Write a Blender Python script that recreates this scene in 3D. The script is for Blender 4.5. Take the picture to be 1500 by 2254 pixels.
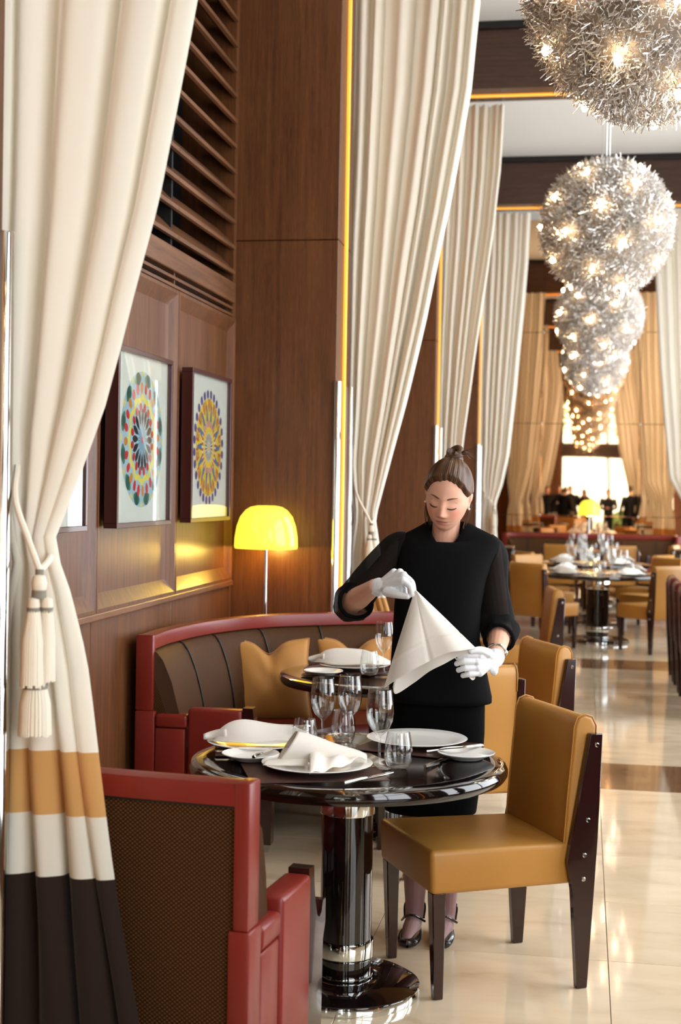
import bpy, bmesh, math, random
import numpy as np
from mathutils import Vector, Matrix, Quaternion
random.seed(7); np.random.seed(7)
SC = bpy.context.scene
COL = SC.collection
for o in list(bpy.data.objects): bpy.data.objects.remove(o)
PI = math.pi
R = math.radians

# ------------------------------------------------------------------ camera
CAM_H = 1.556; FPX = 3100.0; YAW = R(9.79); PITCH = .0171; ROLL = .017
_f = Vector((-math.sin(YAW)*math.cos(PITCH), math.cos(YAW)*math.cos(PITCH), -math.sin(PITCH)))
_r0 = Vector((math.cos(YAW), math.sin(YAW), 0)); _u0 = _r0.cross(_f)
_r = _r0*math.cos(ROLL) + _u0*math.sin(ROLL); _u = _u0*math.cos(ROLL) - _r0*math.sin(ROLL)
CP = Vector((0, 0, CAM_H))
cd = bpy.data.cameras.new('camera'); cam = bpy.data.objects.new('camera', cd); COL.objects.link(cam)
cd.sensor_fit = 'HORIZONTAL'; cd.sensor_width = 24.0; cd.lens = FPX/1500*24; cd.clip_start = .05; cd.clip_end = 300
cd.dof.use_dof = True; cd.dof.focus_distance = 4.75; cd.dof.aperture_fstop = 3.6
mw = Matrix((( _r.x, _u.x, -_f.x, 0), (_r.y, _u.y, -_f.y, 0), (_r.z, _u.z, -_f.z, CAM_H), (0, 0, 0, 1)))
cam.matrix_world = mw
SC.camera = cam
def at(px, py, Y):
    """world point at depth Y seen at that place of the photograph"""
    d = _f + _r*((px-750)/FPX) - _u*((py-1127)/FPX)
    return CP + d*(Y/d.y)
def atz(px, py, z):
    d = _f + _r*((px-750)/FPX) - _u*((py-1127)/FPX)
    return CP + d*((z-CAM_H)/d.z)

# ------------------------------------------------------------------ world, daylight, exposure
SC.view_settings.view_transform = 'Standard'; SC.view_settings.look = 'None'
SC.view_settings.gamma = 1.0; SC.view_settings.exposure = 0.95; SC.view_settings.use_curve_mapping = False
cy = SC.cycles
cy.use_denoising = True; cy.use_adaptive_sampling = True; cy.adaptive_threshold = .025; cy.max_bounces = 8; cy.diffuse_bounces = 4; cy.glossy_bounces = 5; cy.transmission_bounces = 6
cy.transparent_max_bounces = 20; cy.caustics_reflective = False; cy.caustics_refractive = False
cy.sample_clamp_indirect = 6.0; cy.sample_clamp_direct = 30.0
wd = bpy.data.worlds.new('daylight'); SC.world = wd; wd.use_nodes = True
bgn = wd.node_tree.nodes['Background']
bgn.inputs[0].default_value = (.93, .965, 1.0, 1); bgn.inputs[1].default_value = 3.2
# layout of the room
XL, XR = -1.90, 2.15           # alcove walls
PL, PR = -1.33, 1.58           # aisle faces of the pillars
XC = .125                      # room axis
BAY = 5.12
PORT = [2.38 + BAY*k for k in range(-2, 4)]   # front faces of the portals
PORT[2] = 2.64
PD = .43                       # portal depth
YM = 21.9                      # mirror wall
YB = -7.86 + .43               # window wall behind the camera
ZB, ZT = 5.13, 5.72            # beam underside, ceiling
BAYS = [(PORT[k]+PD, PORT[k+1]) for k in range(5)] + [(PORT[5]+PD, YM)]
WIN = []                       # windows of the right wall: (y0, y1, z0, z1)
for (a, b) in BAYS:
    m = (a+b)/2; hw = min(1.75, (b-a)/2-.35)
    WIN.append((m-hw, m+hw, .45, 4.95))
def portal_light(name, loc, rot, sx, sy):
    l = bpy.data.lights.new(name, 'AREA'); l.shape = 'RECTANGLE'; l.size = sx; l.size_y = sy
    l.cycles.is_portal = True
    o = bpy.data.objects.new(name, l); o.location = loc; o.rotation_euler = rot; COL.objects.link(o)
for (a, b, z0, z1) in WIN:
    portal_light('window_daylight', (XR+.16, (a+b)/2, (z0+z1)/2), (0, R(90), 0), z1-z0, b-a)
BWIN = (-.75, 1.75, .25, 4.8)
portal_light('window_daylight', ((BWIN[0]+BWIN[1])/2, YB-.16, (BWIN[2]+BWIN[3])/2), (R(90), 0, 0), BWIN[1]-BWIN[0], BWIN[3]-BWIN[2])

# ------------------------------------------------------------------ mesh helpers
class MB:
    def __init__(s): s.v = []; s.f = []; s.uv = {}; s.col = None
    def add(s, vs, fs):
        n = len(s.v); s.v += [tuple(v) for v in vs]; s.f += [tuple(i+n for i in f) for f in fs]; return n
    def box(s, x0, x1, y0, y1, z0, z1):
        s.add([(x0,y0,z0),(x1,y0,z0),(x1,y1,z0),(x0,y1,z0),(x0,y0,z1),(x1,y0,z1),(x1,y1,z1),(x0,y1,z1)],
              [(3,2,1,0),(4,5,6,7),(0,1,5,4),(1,2,6,5),(2,3,7,6),(3,0,4,7)]); return s
    def hexa(s, p):
        s.add(p, [(3,2,1,0),(4,5,6,7),(0,1,5,4),(1,2,6,5),(2,3,7,6),(3,0,4,7)]); return s
    def prism(s, poly, lo, hi, axis='x'):
        """polygon extruded along an axis; poly gives the other two coordinates in order"""
        def P(a, q): return {'x': (a, q[0], q[1]), 'y': (q[0], a, q[1]), 'z': (q[0], q[1], a)}[axis]
        n = len(poly)
        s.add([P(lo, q) for q in poly] + [P(hi, q) for q in poly],
              [tuple(range(n))[::-1], tuple(range(n, 2*n))] + [(i, (i+1) % n, n+(i+1) % n, n+i) for i in range(n)]); return s
    def tube(s, pts, rad, n=10, cap=True, flat=None):
        pts = [Vector(p) for p in pts]; m = len(pts)
        if not hasattr(rad, '__len__'): rad = [rad]*m
        vs = []; prev = None
        for i, p in enumerate(pts):
            t = (pts[min(i+1, m-1)] - pts[max(i-1, 0)])
            t = t.normalized() if t.length > 1e-9 else Vector((0,0,1))
            if prev is None:
                a = Vector((0,0,1)) if abs(t.z) < .9 else Vector((0,1,0))
                e1 = t.cross(a).normalized()
            else:
                e1 = (prev - t*prev.dot(t)).normalized()
            prev = e1; e2 = t.cross(e1)
            for k in range(n):
                a = 2*PI*k/n
                vs.append(p + (e1*math.cos(a)*(flat or 1) + e2*math.sin(a))*rad[i])
        fs = [(i*n+k, i*n+(k+1) % n, (i+1)*n+(k+1) % n, (i+1)*n+k) for i in range(m-1) for k in range(n)]
        if cap: fs += [tuple(range(n))[::-1], tuple(range((m-1)*n, m*n))]
        s.add(vs, fs); return s
    def lathe(s, prof, n=24, c=(0,0,0), sx=1, sy=1, a0=0):
        vs = []; m = len(prof)
        for (r, z) in prof:
            for k in range(n):
                a = 2*PI*k/n + a0; vs.append((c[0]+r*sx*math.cos(a), c[1]+r*sy*math.sin(a), c[2]+z))
        fs = [(i*n+k, i*n+(k+1) % n, (i+1)*n+(k+1) % n, (i+1)*n+k) for i in range(m-1) for k in range(n)]
        if prof[0][0] > 1e-4: fs.append(tuple(range(n))[::-1])
        if prof[-1][0] > 1e-4: fs.append(tuple(range((m-1)*n, m*n)))
        s.add(vs, fs); return s
    def sphere(s, c, r, n=12, m=8, sx=1, sy=1, sz=1):
        vs = []; 
        for i in range(m+1):
            ph = PI*i/m
            rr = max(math.sin(ph), 1e-5)
            for k in range(n):
                a = 2*PI*k/n; vs.append((c[0]+r*sx*rr*math.cos(a), c[1]+r*sy*rr*math.sin(a), c[2]-r*sz*math.cos(ph)))
        s.add(vs, [(i*n+k, i*n+(k+1) % n, (i+1)*n+(k+1) % n, (i+1)*n+k) for i in range(m) for k in range(n)]); return s
    def grid(s, fn, nu, nv, wrap_u=False, uvfn=None):
        base = len(s.v)
        cu = nu if wrap_u else nu+1
        vs = [fn(i/nu, j/nv) for j in range(nv+1) for i in range(cu)]
        fs = [(j*cu+i, j*cu+(i+1) % cu, (j+1)*cu+(i+1) % cu, (j+1)*cu+i) for j in range(nv) for i in range(nu)]
        s.add(vs, fs)
        return s
    def sweep(s, path, prof, closed=True, cap=True):
        """path: list of (x, y); prof: list of (n, z), n to the left of the path. Writes uv = (length along, length round)"""
        m = len(path); L = [0]
        for i in range(1, m): L.append(L[-1] + math.dist(path[i], path[i-1]))
        q = len(prof); pl = [0]
        for j in range(1, q+1): pl.append(pl[-1] + math.dist(prof[j % q], prof[j-1]))
        vs = []
        for i in range(m):
            a = path[max(i-1, 0)]; b = path[min(i+1, m-1)]
            tx, ty = b[0]-a[0], b[1]-a[1]; l = math.hypot(tx, ty); nx, ny = -ty/l, tx/l
            for (n_, z) in prof: vs.append((path[i][0]+nx*n_, path[i][1]+ny*n_, z))
        jj = q if closed else q-1
        base = len(s.v); fs = []
        for i in range(m-1):
            for j in range(jj):
                k = (j+1) % q
                fs.append((i*q+j, (i+1)*q+j, (i+1)*q+k, i*q+k))
                s.uv[len(s.f)+len(fs)-1] = [(L[i], pl[j]), (L[i+1], pl[j]), (L[i+1], pl[j+1]), (L[i], pl[j+1])]
        if cap and closed: fs += [tuple(range(q)), tuple(range((m-1)*q, m*q))[::-1]]
        s.add(vs, fs); return s
    def mesh(s, name, mat=None, smooth=True, bevel=0, segs=2, ang=38, fixn=True):
        me = bpy.data.meshes.new(name); me.from_pydata(s.v, [], s.f)
        if s.uv:
            ul = me.uv_layers.new(name='UVMap')
            for p in me.polygons:
                u = s.uv.get(p.index)
                if u:
                    for k, li in enumerate(p.loop_indices): ul.data[li].uv = u[k]
        if fixn or bevel:
            bm = bmesh.new(); bm.from_mesh(me)
            if fixn: bmesh.ops.recalc_face_normals(bm, faces=bm.faces)
            if bevel:
                ed = [e for e in bm.edges if len(e.link_faces) == 2 and e.calc_face_angle(0) > R(28)]
                bmesh.ops.bevel(bm, geom=ed, offset=bevel, segments=segs, profile=.5, affect='EDGES', clamp_overlap=True)
            bm.to_mesh(me); bm.free()
        if smooth:
            me.polygons.foreach_set('use_smooth', [True]*len(me.polygons))
            me.set_sharp_from_angle(angle=R(ang))
        if mat: me.materials.append(mat)
        return me
    def build(s, name, mat, parent=None, **k):
        return link(name, s.mesh(name, mat, **k), parent)
def link(name, me, parent=None):
    o = bpy.data.objects.new(name, me); COL.objects.link(o)
    if parent is not None: o.parent = parent
    return o
def empty(name, loc=(0,0,0), rz=0):
    o = bpy.data.objects.new(name, None); COL.objects.link(o); o.location = loc; o.rotation_euler = (0,0,rz); o.empty_display_size = .1
    return o
def tag(o, label=None, cat=None, group=None, kind=None):
    if label: o['label'] = label
    if cat: o['category'] = cat
    if group: o['group'] = group
    if kind: o['kind'] = kind
    return o
def struct(o): o['kind'] = 'structure'; return o
def copy_tree(o, parent=None):
    c = o.copy(); COL.objects.link(c); c.parent = parent
    for ch in list(o.children): copy_tree(ch, c)
    return c
def place(proto, used, loc, rz, label, group=None):
    o = proto if not used else copy_tree(proto)
    used.append(1)
    o.location = loc; o.rotation_euler = (0, 0, rz); o['label'] = label
    if group: o['group'] = group
    return o
def spline(pts, n):
    """Catmull-Rom through 2-D or 3-D points"""
    P = [np.array(p, float) for p in pts]; P = [2*P[0]-P[1]] + P + [2*P[-1]-P[-2]]
    out = []; m = len(P)-3
    for k in range(n+1):
        t = k/n*m; i = min(int(t), m-1); t -= i
        a, b, c, d = P[i:i+4]
        out.append(tuple(.5*((2*b)+(-a+c)*t+(2*a-5*b+4*c-d)*t*t+(-a+3*b-3*c+d)*t**3)))
    return out

# ------------------------------------------------------------------ materials
def nm(name):
    m = bpy.data.materials.new(name); m.use_nodes = True; nt = m.node_tree
    return m, nt, nt.nodes['Principled BSDF'], nt.nodes, nt.links
def lin(c):
    return tuple((x/255/12.92 if x/255 <= .04045 else ((x/255+.055)/1.055)**2.4) for x in c) + (1,)
def flat(name, c, rough=.5, metal=0, coat=0, spec=.5, emit=None, es=0, bump=0, bscale=200, sheen=0):
    m, nt, b, N, L = nm(name)
    b.inputs['Base Color'].default_value = lin(c); b.inputs['Roughness'].default_value = rough
    b.inputs['Metallic'].default_value = metal; b.inputs['Coat Weight'].default_value = coat; b.inputs['Coat Roughness'].default_value = .04
    b.inputs['Specular IOR Level'].default_value = spec
    if sheen: b.inputs['Sheen Weight'].default_value = sheen
    if emit: b.inputs['Emission Color'].default_value = lin(emit); b.inputs['Emission Strength'].default_value = es
    if bump:
        n = N.new('ShaderNodeTexNoise'); n.inputs['Scale'].default_value = bscale; n.inputs['Detail'].default_value = 3
        tc = N.new('ShaderNodeNewGeometry'); L.new(tc.outputs['Position'], n.inputs['Vector'])
        bp = N.new('ShaderNodeBump'); bp.inputs['Strength'].default_value = bump; bp.inputs['Distance'].default_value = .003
        L.new(n.outputs[0], bp.inputs['Height']); L.new(bp.outputs[0], b.inputs['Normal'])
    return m
def ramp(N, stops):
    r = N.new('ShaderNodeValToRGB'); e = r.color_ramp.elements
    while len(e) < len(stops): e.new(.5)
    for k, (p, c) in enumerate(stops): e[k].position = p; e[k].color = c
    return r
def wood(name, dark, light, axis='z', rough=.36, scale=1.0, coat=.04):
    m, nt, b, N, L = nm(name)
    g = N.new('ShaderNodeNewGeometry'); mp = N.new('ShaderNodeMapping'); L.new(g.outputs['Position'], mp.inputs[0])
    s = [42*scale]*3; s['xyz'.index(axis)] = 1.6*scale; mp.inputs['Scale'].default_value = s
    n = N.new('ShaderNodeTexNoise'); n.inputs['Scale'].default_value = 1; n.inputs['Detail'].default_value = 6; n.inputs['Roughness'].default_value = .65
    L.new(mp.outputs[0], n.inputs['Vector'])
    mp2 = N.new('ShaderNodeMapping'); L.new(g.outputs['Position'], mp2.inputs[0])
    s2 = [230]*3; s2['xyz'.index(axis)] = 14; mp2.inputs['Scale'].default_value = s2
    n2 = N.new('ShaderNodeTexNoise'); n2.inputs['Scale'].default_value = 1; n2.inputs['Detail'].default_value = 2; L.new(mp2.outputs[0], n2.inputs['Vector'])
    mp3 = N.new('ShaderNodeMapping'); L.new(g.outputs['Position'], mp3.inputs[0])
    s3 = [3.2]*3; s3['xyz'.index(axis)] = .5; mp3.inputs['Scale'].default_value = s3
    n3 = N.new('ShaderNodeTexNoise'); n3.inputs['Scale'].default_value = 1; n3.inputs['Detail'].default_value = 2; L.new(mp3.outputs[0], n3.inputs['Vector'])
    ad = N.new('ShaderNodeMath'); ad.operation = 'MULTIPLY_ADD'; L.new(n2.outputs[0], ad.inputs[0]); ad.inputs[1].default_value = .55; L.new(n.outputs[0], ad.inputs[2])
    ad2 = N.new('ShaderNodeMath'); ad2.operation = 'MULTIPLY_ADD'; L.new(n3.outputs[0], ad2.inputs[0]); ad2.inputs[1].default_value = .45; L.new(ad.outputs[0], ad2.inputs[2])
    hf = N.new('ShaderNodeMath'); hf.operation = 'MULTIPLY'; hf.inputs[1].default_value = .5; L.new(ad2.outputs[0], hf.inputs[0])
    r = ramp(N, [(.38, lin(dark)), (.62, lin(light))]); L.new(hf.outputs[0], r.inputs[0]); L.new(r.outputs[0], b.inputs['Base Color'])
    b.inputs['Roughness'].default_value = rough; b.inputs['Coat Weight'].default_value = coat; b.inputs['Coat Roughness'].default_value = .2
    bp = N.new('ShaderNodeBump'); bp.inputs['Strength'].default_value = .12; bp.inputs['Distance'].default_value = .002
    L.new(n2.outputs[0], bp.inputs['Height']); L.new(bp.outputs[0], b.inputs['Normal'])
    return m
def leather(name, c, c2, rough=.38):
    m, nt, b, N, L = nm(name)
    g = N.new('ShaderNodeTexCoord')
    n = N.new('ShaderNodeTexNoise'); n.inputs['Scale'].default_value = 4; n.inputs['Detail'].default_value = 3; L.new(g.outputs['Object'], n.inputs['Vector'])
    r = ramp(N, [(.3, lin(c)), (.7, lin(c2))]); L.new(n.outputs[0], r.inputs[0]); L.new(r.outputs[0], b.inputs['Base Color'])
    b.inputs['Roughness'].default_value = rough; b.inputs['Specular IOR Level'].default_value = .45
    v = N.new('ShaderNodeTexVoronoi'); v.inputs['Scale'].default_value = 420; L.new(g.outputs['Object'], v.inputs['Vector'])
    bp = N.new('ShaderNodeBump'); bp.inputs['Strength'].default_value = .10; bp.inputs['Distance'].default_value = .0012
    L.new(v.outputs['Distance'], bp.inputs['Height']); L.new(bp.outputs[0], b.inputs['Normal'])
    return m
def weave(name, dark, light, pitch=.0064):
    m, nt, b, N, L = nm(name)
    u = N.new('ShaderNodeUVMap'); u.uv_map = 'UVMap'
    sp = N.new('ShaderNodeSeparateXYZ'); L.new(u.outputs[0], sp.inputs[0])
    def mth(op, a, bb=None):
        n = N.new('ShaderNodeMath'); n.operation = op
        if hasattr(a, 'links') or hasattr(a, 'is_output'): L.new(a, n.inputs[0])
        else: n.inputs[0].default_value = a
        if bb is not None:
            if hasattr(bb, 'is_output'): L.new(bb, n.inputs[1])
            else: n.inputs[1].default_value = bb
        return n.outputs[0]
    k = 2*PI/pitch/2
    su = mth('SINE', mth('MULTIPLY', sp.outputs[0], k)); sv = mth('SINE', mth('MULTIPLY', sp.outputs[1], k*1.25))
    w = mth('MULTIPLY', su, sv)
    f = mth('ADD', mth('MULTIPLY', w, .5), .5)
    r = ramp(N, [(.42, lin(dark)), (.95, lin(light))]); L.new(f, r.inputs[0]); L.new(r.outputs[0], b.inputs['Base Color'])
    b.inputs['Roughness'].default_value = .5; b.inputs['Specular IOR Level'].default_value = .12
    bp = N.new('ShaderNodeBump'); bp.inputs['Strength'].default_value = .55; bp.inputs['Distance'].default_value = .003
    L.new(f, bp.inputs['Height']); L.new(bp.outputs[0], b.inputs['Normal'])
    return m
def thin_glass(name, tint=(1,1,1), rough=0.0, base=.045):
    m = bpy.data.materials.new(name); m.use_nodes = True; nt = m.node_tree; N = nt.nodes; L = nt.links
    N.remove(N['Principled BSDF'])
    t = N.new('ShaderNodeBsdfTransparent'); t.inputs[0].default_value = tint + (1,)
    g = N.new('ShaderNodeBsdfGlossy'); g.inputs['Roughness'].default_value = rough
    lw = N.new('ShaderNodeLayerWeight'); lw.inputs['Blend'].default_value = .5
    pw = N.new('ShaderNodeMath'); pw.operation = 'POWER'; pw.inputs[1].default_value = 3.2; L.new(lw.outputs['Facing'], pw.inputs[0])
    fr = N.new('ShaderNodeMath'); fr.operation = 'MULTIPLY_ADD'; fr.inputs[1].default_value = .85; fr.inputs[2].default_value = base; L.new(pw.outputs[0], fr.inputs[0])
    mx = N.new('ShaderNodeMixShader'); L.new(fr.outputs[0], mx.inputs[0]); L.new(t.outputs[0], mx.inputs[1]); L.new(g.outputs[0], mx.inputs[2])
    L.new(mx.outputs[0], N['Material Output'].inputs[0]); return m
def marble(name, c1, c2, vein, rough=.07, scale=1.0):
    m, nt, b, N, L = nm(name)
    g = N.new('ShaderNodeNewGeometry'); oi = N.new('ShaderNodeObjectInfo')
    va = N.new('ShaderNodeVectorMath'); va.operation = 'ADD'
    cv = N.new('ShaderNodeCombineXYZ'); ml = N.new('ShaderNodeMath'); ml.operation = 'MULTIPLY'; ml.inputs[1].default_value = 40; L.new(oi.outputs['Random'], ml.inputs[0])
    L.new(ml.outputs[0], cv.inputs[2]); L.new(g.outputs['Position'], va.inputs[0]); L.new(cv.outputs[0], va.inputs[1])
    mp = N.new('ShaderNodeMapping'); L.new(va.outputs[0], mp.inputs[0]); mp.inputs['Scale'].default_value = (3.2*scale, 7*scale, 3*scale)
    n = N.new('ShaderNodeTexNoise'); n.inputs['Scale'].default_value = 1; n.inputs['Detail'].default_value = 6; n.inputs['Distortion'].default_value = .6; L.new(mp.outputs[0], n.inputs['Vector'])
    r = ramp(N, [(.30, lin(vein)), (.42, lin(c2)), (.68, lin(c1))]); L.new(n.outputs[0], r.inputs[0])
    hs = N.new('ShaderNodeHueSaturation'); vr = N.new('ShaderNodeMapRange'); vr.inputs[3].default_value = .93; vr.inputs[4].default_value = 1.05
    L.new(oi.outputs['Random'], vr.inputs[0]); L.new(vr.outputs[0], hs.inputs['Value']); L.new(r.outputs[0], hs.inputs['Color'])
    L.new(hs.outputs[0], b.inputs['Base Color'])
    b.inputs['Roughness'].default_value = rough; b.inputs['Specular IOR Level'].default_value = .5
    return m
def cloth(name, c, trans=.25, rough=.85, bump=.15, bscale=900, zones=None):
    """diffuse cloth that lets some light through; zones: [(z_top, colour)] woven bands by height"""
    m, nt, b, N, L = nm(name)
    b.inputs['Roughness'].default_value = rough; b.inputs['Specular IOR Level'].default_value = .12; b.inputs['Sheen Weight'].default_value = .2
    tr = N.new('ShaderNodeBsdfTranslucent'); mx = N.new('ShaderNodeMixShader'); mx.inputs[0].default_value = trans
    if zones:
        at_ = N.new('ShaderNodeAttribute'); at_.attribute_name = 'band'
        r = N.new('ShaderNodeValToRGB'); r.color_ramp.interpolation = 'CONSTANT'; e = r.color_ramp.elements
        while len(e) < len(zones): e.new(.5)
        for k, (p, cc) in enumerate(zones): e[k].position = p; e[k].color = lin(cc)
        L.new(at_.outputs['Fac'], r.inputs[0]); L.new(r.outputs[0], b.inputs['Base Color']); L.new(r.outputs[0], tr.inputs[0])
    else:
        b.inputs['Base Color'].default_value = lin(c); tr.inputs[0].default_value = lin(c)
    g = N.new('ShaderNodeNewGeometry'); n = N.new('ShaderNodeTexNoise'); n.inputs['Scale'].default_value = bscale; L.new(g.outputs['Position'], n.inputs['Vector'])
    bp = N.new('ShaderNodeBump'); bp.inputs['Strength'].default_value = bump; bp.inputs['Distance'].default_value = .001
    L.new(n.outputs[0], bp.inputs['Height']); L.new(bp.outputs[0], b.inputs['Normal'])
    L.new(b.outputs[0], mx.inputs[1]); L.new(tr.outputs[0], mx.inputs[2]); L.new(mx.outputs[0], N['Material Output'].inputs[0])
    return m
def vcol(name, rough=.5, spec=.4, sub=0, bump=0, bscale=300):
    m, nt, b, N, L = nm(name)
    a = N.new('ShaderNodeAttribute'); a.attribute_name = 'Col'; L.new(a.outputs['Color'], b.inputs['Base Color'])
    b.inputs['Roughness'].default_value = rough; b.inputs['Specular IOR Level'].default_value = spec
    if sub:
        b.inputs['Subsurface Weight'].default_value = sub; b.inputs['Subsurface Radius'].default_value = (.012, .005, .003); b.inputs['Subsurface Scale'].default_value = .6
    return m
def set_col(me, cols):
    a = me.color_attributes.new('Col', 'FLOAT_COLOR', 'POINT')
    arr = np.ones((len(me.vertices), 4), np.float32); arr[:, :3] = cols
    a.data.foreach_set('color', arr.ravel())
M = {}
M['wood'] = wood('walnut_panel', (76,43,22), (118,74,42))
M['wood_y'] = wood('walnut_slat', (86,53,34), (128,87,57), axis='y')
M['wood_x'] = wood('walnut_beam', (54,33,24), (82,55,41), axis='x')
M['dark'] = flat('dark_recess', (12,9,8), .8)
M['black_trim'] = flat('black_cornice', (22,20,20), .35)
M['lacquer'] = flat('black_lacquer', (17,10,9), .06, coat=.6, spec=.6)
M['darkwood'] = flat('ebonised_wood', (42,18,16), .16, coat=.6)
M['chrome'] = flat('polished_chrome', (225,228,226), .07, 1)
M['steel'] = flat('cutlery_steel', (215,210,200), .14, 1)
M['brass'] = flat('brass', (200,150,80), .2, 1)
M['tan'] = leather('tan_leather', (178,124,54), (188,134,62))
M['red'] = leather('red_leather', (116,33,25), (128,39,29), .32)
M['burg'] = leather('burgundy_leather', (84,16,19), (96,20,22), .34)
M['weave'] = weave('woven_brown', (44,26,13), (112,72,36))
M['piping'] = flat('black_piping', (22,15,12), .5)
M['gold'] = cloth('gold_satin', (186,132,70), trans=.03, rough=.42, bump=.1)
M['linen'] = cloth('white_linen', (248,242,232), trans=.15, bump=.2)
M['porcelain'] = flat('white_porcelain', (244,242,236), .12, spec=.5)
M['glass'] = thin_glass('clear_glass', (.985,.99,.985), base=.075)
M['pane'] = thin_glass('pane_glass', (.97,.99,.98))
M['mat'] = flat('brown_placemat', (66,36,28), .45, bump=.2, bscale=700)
M['floor'] = marble('cream_marble', (226,208,178), (217,197,166), (204,182,150))
M['band'] = marble('brown_marble', (140,108,78), (120,90,62), (100,72,50))
M['joint'] = flat('floor_joint', (150,132,108), .6)
M['ceil'] = flat('white_plaster', (224,222,214), .9)
M['strip'] = flat('amber_strip', (255,190,90), .5, emit=(255,150,30), es=.62)
M['lamp'] = flat('yellow_opal_glass', (250,215,80), .12, emit=(255,222,62), es=.74)
M['bulb'] = flat('halogen_bulb', (255,240,215), .3, emit=(255,220,172), es=52)
M['wire'] = flat('silver_wire', (244,240,235), .22, .8)
M['core'] = flat('silver_core', (184,170,155), .6, .25)
M['curtain'] = cloth('cream_drape', (236,226,206), trans=.22, bump=.08, zones=[(0, (44,32,26)), (.2, (226,222,208)), (.4, (206,158,98)), (.6, (241,235,221))])
M['cord'] = cloth('cream_cord', (232,224,206), trans=.05)
M['greyband'] = flat('grey_binding', (130,124,112), .8)
# ------------------------------------------------------------------ floor
fl = MB().box(XL-.3, XR+.3, YB-.2, YM+.2, -.12, -.004).build('floor', M['joint'], smooth=False); struct(fl)
XJ = [XL, -1.49, -.69, .11, .91, 1.71, XR]
tile_cache = {}
def tile(x0, x1, y0, y1, m, name):
    w, d = round(x1-x0, 3), round(y1-y0, 3); key = (w, d, m)
    if key not in tile_cache:
        g = .0012
        tile_cache[key] = MB().box(-w/2+g, w/2-g, -d/2+g, d/2-g, -.0035, 0).mesh(name, M[m], smooth=False, bevel=.0008, segs=1)
    o = link(name, tile_cache[key], fl); o.location = ((x0+x1)/2, (y0+y1)/2, 0)
for (a, b) in BAYS:
    y0 = a + (.29 if a > YB+.1 else 0); n = max(2, round((b-y0)/.733)); st = (b-y0)/n
    for j in range(n):
        for i in range(len(XJ)-1): tile(XJ[i], XJ[i+1], y0+j*st, y0+(j+1)*st, 'floor', 'floor_tile')
for p in PORT[1:]:
    for i in range(len(XJ)-1): tile(XJ[i], XJ[i+1], p, p+PD+.29, 'band', 'band_tile')
# ------------------------------------------------------------------ ceiling
struct(MB().box(XL-.4, XR+.4, YB-.2, YM+.2, ZT, ZT+.1).build('ceiling', M['ceil'], smooth=False))
# ------------------------------------------------------------------ portals: pillar pair, beam, amber strip, chrome poles
for k, p in enumerate(PORT):
    t = empty('trim_%d' % (k+1), (0, p, 0)); struct(t)
    for side in (-1, 1):
        x0, x1 = (XL-.3, PL) if side < 0 else (PR, XR+.3)
        zs = [0, 2.895, ZB]
        for a, b in zip(zs, zs[1:]):
            MB().box(x0, x1, 0, PD, a+.002, b-.002).build('pillar_panel', M['wood'], t, bevel=.004, segs=1, smooth=False)
        xf = PL if side < 0 else PR
        MB().box(min(xf, xf-side*.012), max(xf, xf-side*.012), .195, .245, .0, ZB).build('light_strip', M['strip'], t, smooth=False)
        if side < 0 and k == 4:      # a vertical joint in the face of the pillar
            MB().box(-1.652, -1.648, -.002, .004, .1, 2.89).build('joint_bead', M['wood_y'], t, smooth=False)
        for yy in (.0, PD):
            MB().lathe([(.0, 0), (.021, 0), (.021, 2.128), (.019, 2.132), (0, 2.132)], 20, (xf-side*.008, yy, .0)).build('chrome_pole', M['chrome'], t)
    MB().box(PL-.6, PR+.6, 0, PD, ZB, ZT-.07).build('beam', M['wood_x'], t, bevel=.003, segs=1, smooth=False)
    MB().box(PL-.6, PR+.6, -.035, PD+.035, ZT-.07, ZT-.002).build('cornice', M['black_trim'], t, bevel=.008, smooth=False)
    MB().box(PL, PR, .195, .245, ZB-.012, ZB).build('light_strip', M['strip'], t, smooth=False)
# ------------------------------------------------------------------ left wall: dado, framed panels, slot grille, louvres
wl = MB().box(XL-.45, XL-.33, YB-.2, YM+.2, 0, ZT).build('wall_left', M['dark'], smooth=False); struct(wl)
def panel(y0, y1, z0, z1):
    """raised border sloping in to a sunk field"""
    e, b = .016, .075; xo = XL+.024; xi = XL-.006; g = .0025
    mb = MB(); y0 += g; y1 -= g
    o = [(y0,z0),(y1,z0),(y1,z1),(y0,z1)]; a = [(y0+e,z0+e),(y1-e,z0+e),(y1-e,z1-e),(y0+e,z1-e)]; c = [(y0+b,z0+b),(y1-b,z0+b),(y1-b,z1-b),(y0+b,z1-b)]
    vs = [(XL-.03,)+q for q in o] + [(xo,)+q for q in o] + [(xo,)+q for q in a] + [(xi,)+q for q in c]
    fs = [(0,1,2,3)]
    for r_ in range(3):
        for i in range(4): j = (i+1) % 4; fs.append((r_*4+i, r_*4+j, r_*4+4+j, r_*4+4+i))
    fs.append((12,13,14,15)); mb.add(vs, fs)
    return mb.build('framed_panel', M['wood'], wl, smooth=False)
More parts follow.
